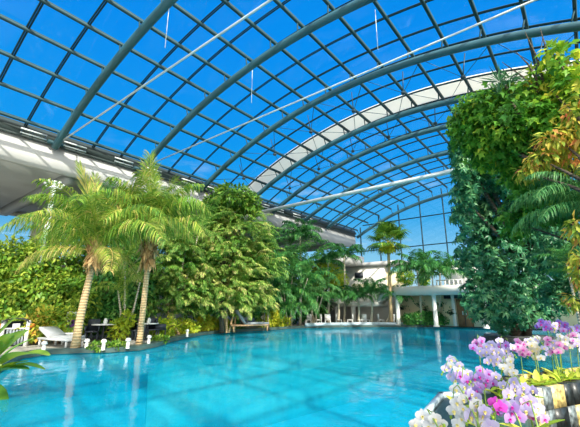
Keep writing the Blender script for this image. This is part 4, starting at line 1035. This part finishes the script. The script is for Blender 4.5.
def flower_meshes(c):
    def petal_(ang, l, w, cup, mb, t0):
        k = 6; s = np.linspace(0, 1, k); hw = w * .5 * np.sin(math.pi * (s * .86 + .09)) ** .8; hw[0] *= .35
        d = np.array([math.cos(ang), math.sin(ang)]); e = np.array([-d[1], d[0]])
        V = []
        for sg in (-1, 0, 1):
            xy = d[None] * (l * s)[:, None] + e[None] * (sg * hw)[:, None]
            V.append(np.c_[xy, cup * l * s ** 2 * .5 - abs(sg) * hw * .25 + .002])
        i = np.arange(k - 1)
        mb.add(np.concatenate(V), np.concatenate([np.stack([r*k+i, r*k+i+1, (r+1)*k+i+1, (r+1)*k+i], 1) for r in (0, 1)]), np.tile(np.clip(t0 + .35 * s, 0, 1), 3))
    mb = MB()
    for a in (90, 215, 325): petal_(R_(a), .046, .034, -.25, mb, .2)
    for a in (12, 168): petal_(R_(a), .050, .056, .15, mb, .45)
    f = mb.mesh('flower', PET[c], True)
    lp = MB(); 
    for a, l, w in ((-90, .024, .016), (-30, .014, .012), (210, .014, .012)):
        n0 = lp.n; petal_(R_(a), l, w, .9, lp, .5)
    lp.lathe([(0, .0), (.005, .002), (.005, .012), (0, .016)], 6)
    return f, lp.mesh('lip', M['lip_m' if c in ('pink', 'purple', 'violet', 'magenta') else 'lip_y'], True)
FL = {c: flower_meshes(c) for c in PET}
bud_me = MB().lathe([(0, -.012), (.007, -.006), (.008, .004), (0, .012)], 7).mesh('bud', M['l_orchid'], True)
ol = [paddle(.20, .075, b, t0).mesh('leaf', M['l_orchid'], True) for b, t0 in ((.25, .35), (.5, .6), (.1, .8), (.7, .5))]
def orchid(label, px, py, d, n, sx, sy, col, col2=None, bz=.81, lean=None, fs=.86, base_px=None):
    """a spray of flowers centred where the photo shows it; the stem rises from the planter soil"""
    c = at_d(px, py, d); w, h = sx * d / F, sy * d / F
    fwd = unit(np.array([-c[0], -c[1], 0])); sd = np.array([-fwd[1], fwd[0], 0])
    if lean is None: lean = rng.uniform(-.08, .08)
    base = np.array([c[0], c[1], bz]) + sd * lean
    if base_px is not None:
        q = at_d(base_px, 300, d); base[:2] = q[:2]
    top = c + np.array([0, 0, h])
    t = thing('orchid', label, 'orchid', base)
    ssid = 1 if rng.random() < .5 else -1
    curve = [np.zeros(3), (top - base) * [.25, .25, .5], (top - base) * [.6, .6, .85], top - base + np.array([0, 0, .02]), top - base + sd * ssid * w * .5 + [0, 0, .0], c - base + sd * ssid * w * .95 + [0, 0, -h * .3]]
    t1 = MB().tube(curve, [.006, .005, .0045, .004, .003, .002], 6).build('stem', M['stem'], t, True)
    cols = [col] * n if col2 is None else [col if rng.random() < .6 else col2 for _ in range(n)]
    for i in range(n):
        a = i * 2.399; rr = math.sqrt((i + .5) / n)
        P = c + sd * w * rr * math.cos(a) + np.array([0, 0, h * rr * math.sin(a)]) + fwd * rng.uniform(-.05, .06) - base
        look = Vector(unit(fwd + sd * rng.normal(0, .45) + np.array([0, 0, rng.normal(.05, .3)])))
        q = look.to_track_quat('Z', 'Y'); fm, lm = FL[cols[i]]
        s = fs * rng.uniform(.85, 1.12)
        e = q.to_euler(); fo = put('flower', fm, t, P, e, s); fo.rotation_euler.rotate_axis('Z', rng.uniform(-.4, .4))
        put('lip', lm, fo, (0, 0, .004))
    for i in range(2): put('bud', bud_me, t, c - base + sd * ssid * w * (1.05 + .12 * i) + np.array([0, 0, -h * .4 - .02 * i]), (0, 0, 0), 1.0)
    for i in range(4):
        put('leaf', ol[i], t, (0, 0, .0), (0, -rng.uniform(.2, .9), i * 1.57 + rng.uniform(-.5, .5)), rng.uniform(.75, 1.05))
    return t
orchid('white orchid spray lowest at the water edge of the corner planter', 428, 421, 1.95, 6, 14, 7, 'white', base_px=438, fs=.8)
orchid('large white orchid spray just above the pale planter rim', 460, 407, 2.15, 8, 8, 17, 'white', base_px=470, fs=.8)
orchid('white and cream orchid spray between the large white and the violet sprays', 480, 417, 2.05, 7, 11, 11, 'white', 'lilac', fs=.9)
orchid('violet-throated orchid spray behind the large white spray', 474, 396, 2.5, 5, 6, 9, 'lilac', 'purple')
orchid('pale lilac-white orchid spray reaching out over the water', 455, 369, 3.2, 8, 11, 9, 'white', 'lilac', base_px=468)
orchid('pink-purple orchid spray standing tallest at the water side', 479, 346, 3.7, 6, 6, 9, 'purple', 'pink')
orchid('dense pale lilac orchid spray beside the tallest pink-purple one', 490, 354, 3.5, 12, 10, 10, 'lilac')
orchid('lilac orchid spray leaning to the pink one', 503, 350, 3.6, 9, 9, 11, 'lilac', 'purple')
orchid('white orchid spray hanging below the lilac ones', 508, 366, 3.3, 6, 5, 9, 'white')
orchid('purple orchid spray in the middle of the bed', 484, 379, 2.8, 9, 12, 9, 'purple', 'lilac')
orchid('mauve orchid spray at the left of the bed by the pale rim'.replace('at the left of the bed ', 'low '), 464, 380, 2.9, 6, 9, 9, 'lilac', 'purple')
orchid('single magenta orchid bloom pair glowing among the lilac sprays', 498, 405, 2.2, 2, 4, 3, 'magenta')
orchid('big lilac-blue orchid spray beside the gold stone', 519, 393, 2.4, 11, 15, 13, 'lilac')
orchid('deep purple orchid spray under the big lilac-blue one', 508, 412, 2.25, 7, 12, 9, 'purple', 'lilac')
orchid('pink-lilac orchid spray hanging low over the terrace ledge', 532, 413, 2.3, 7, 13, 8, 'pink', 'lilac', base_px=520)
RB = .80
def rowpx(px, f): # depth of the trough's middle line at this column
    P = A + nb * dep * f; r = ray(px, 340)[:2]
    k = (P[0] * u[1] - P[1] * u[0]) / (r[0] * u[1] - r[1] * u[0]); return k
for lb, x, y, n, sx, sy, c1, c2, f in (
    ('bright pink orchid spray in the back row', 521, 349, 7, 7, 8, 'pink', None, .5),
    ('cream orchid spray next to the bright pink one', 535, 353, 7, 6, 8, 'cream', 'white', .4),
    ('small pale lilac orchid spray above the cream one', 534, 341, 5, 6, 4, 'lilac', 'white', .75),
    ('lilac and rose orchid spray past the cream one', 551, 347, 9, 8, 9, 'lilac', 'pink', .5),
    ('white orchid spray with rose centre in the back row', 563, 343, 8, 7, 8, 'white', 'pink', .4),
    ('rose orchid spray close to the frame edge', 571, 340, 6, 5, 8, 'pink', 'lilac', .6),
    ('pale lilac orchid spray cut by the frame edge', 580, 344, 7, 6, 9, 'lilac', 'white', .5),
    ('dark violet orchid spray under the umbrella tree', 544, 326, 7, 7, 5, 'violet', None, .85),
    ('pale orchid spray between the two dark violet ones', 553, 328, 4, 4, 4, 'lilac', 'white', .8),
    ('second dark violet orchid spray farther along the back row', 562, 327, 7, 7, 5, 'violet', 'purple', .85),
    ('faded violet orchid spray high at the frame edge', 574, 330, 5, 6, 4, 'violet', 'lilac', .85)):
    orchid(lb, x, y, rowpx(x, f), n, sx, sy, c1, c2, bz=RB)
# low leaf rosettes filling the trough
for k, px in enumerate((512, 524, 536, 547, 558, 568, 578)):
    d = rowpx(px, .22); c = at_d(px, 372, d); c[2] = RB
    t = thing('leaf_rosette', 'yellow-green leaf rosette along the stone planter, %s counted from the corner planter' % ORD[k], 'plant', c, 0, 'leaf rosettes in the stone planter')
    for i in range(7): put('leaf', ol[i % 4], t, (0, 0, .0), (0, -rng.uniform(.3, 1.2), i * .9 + rng.uniform(-.3, .3)), rng.uniform(.5, .9))
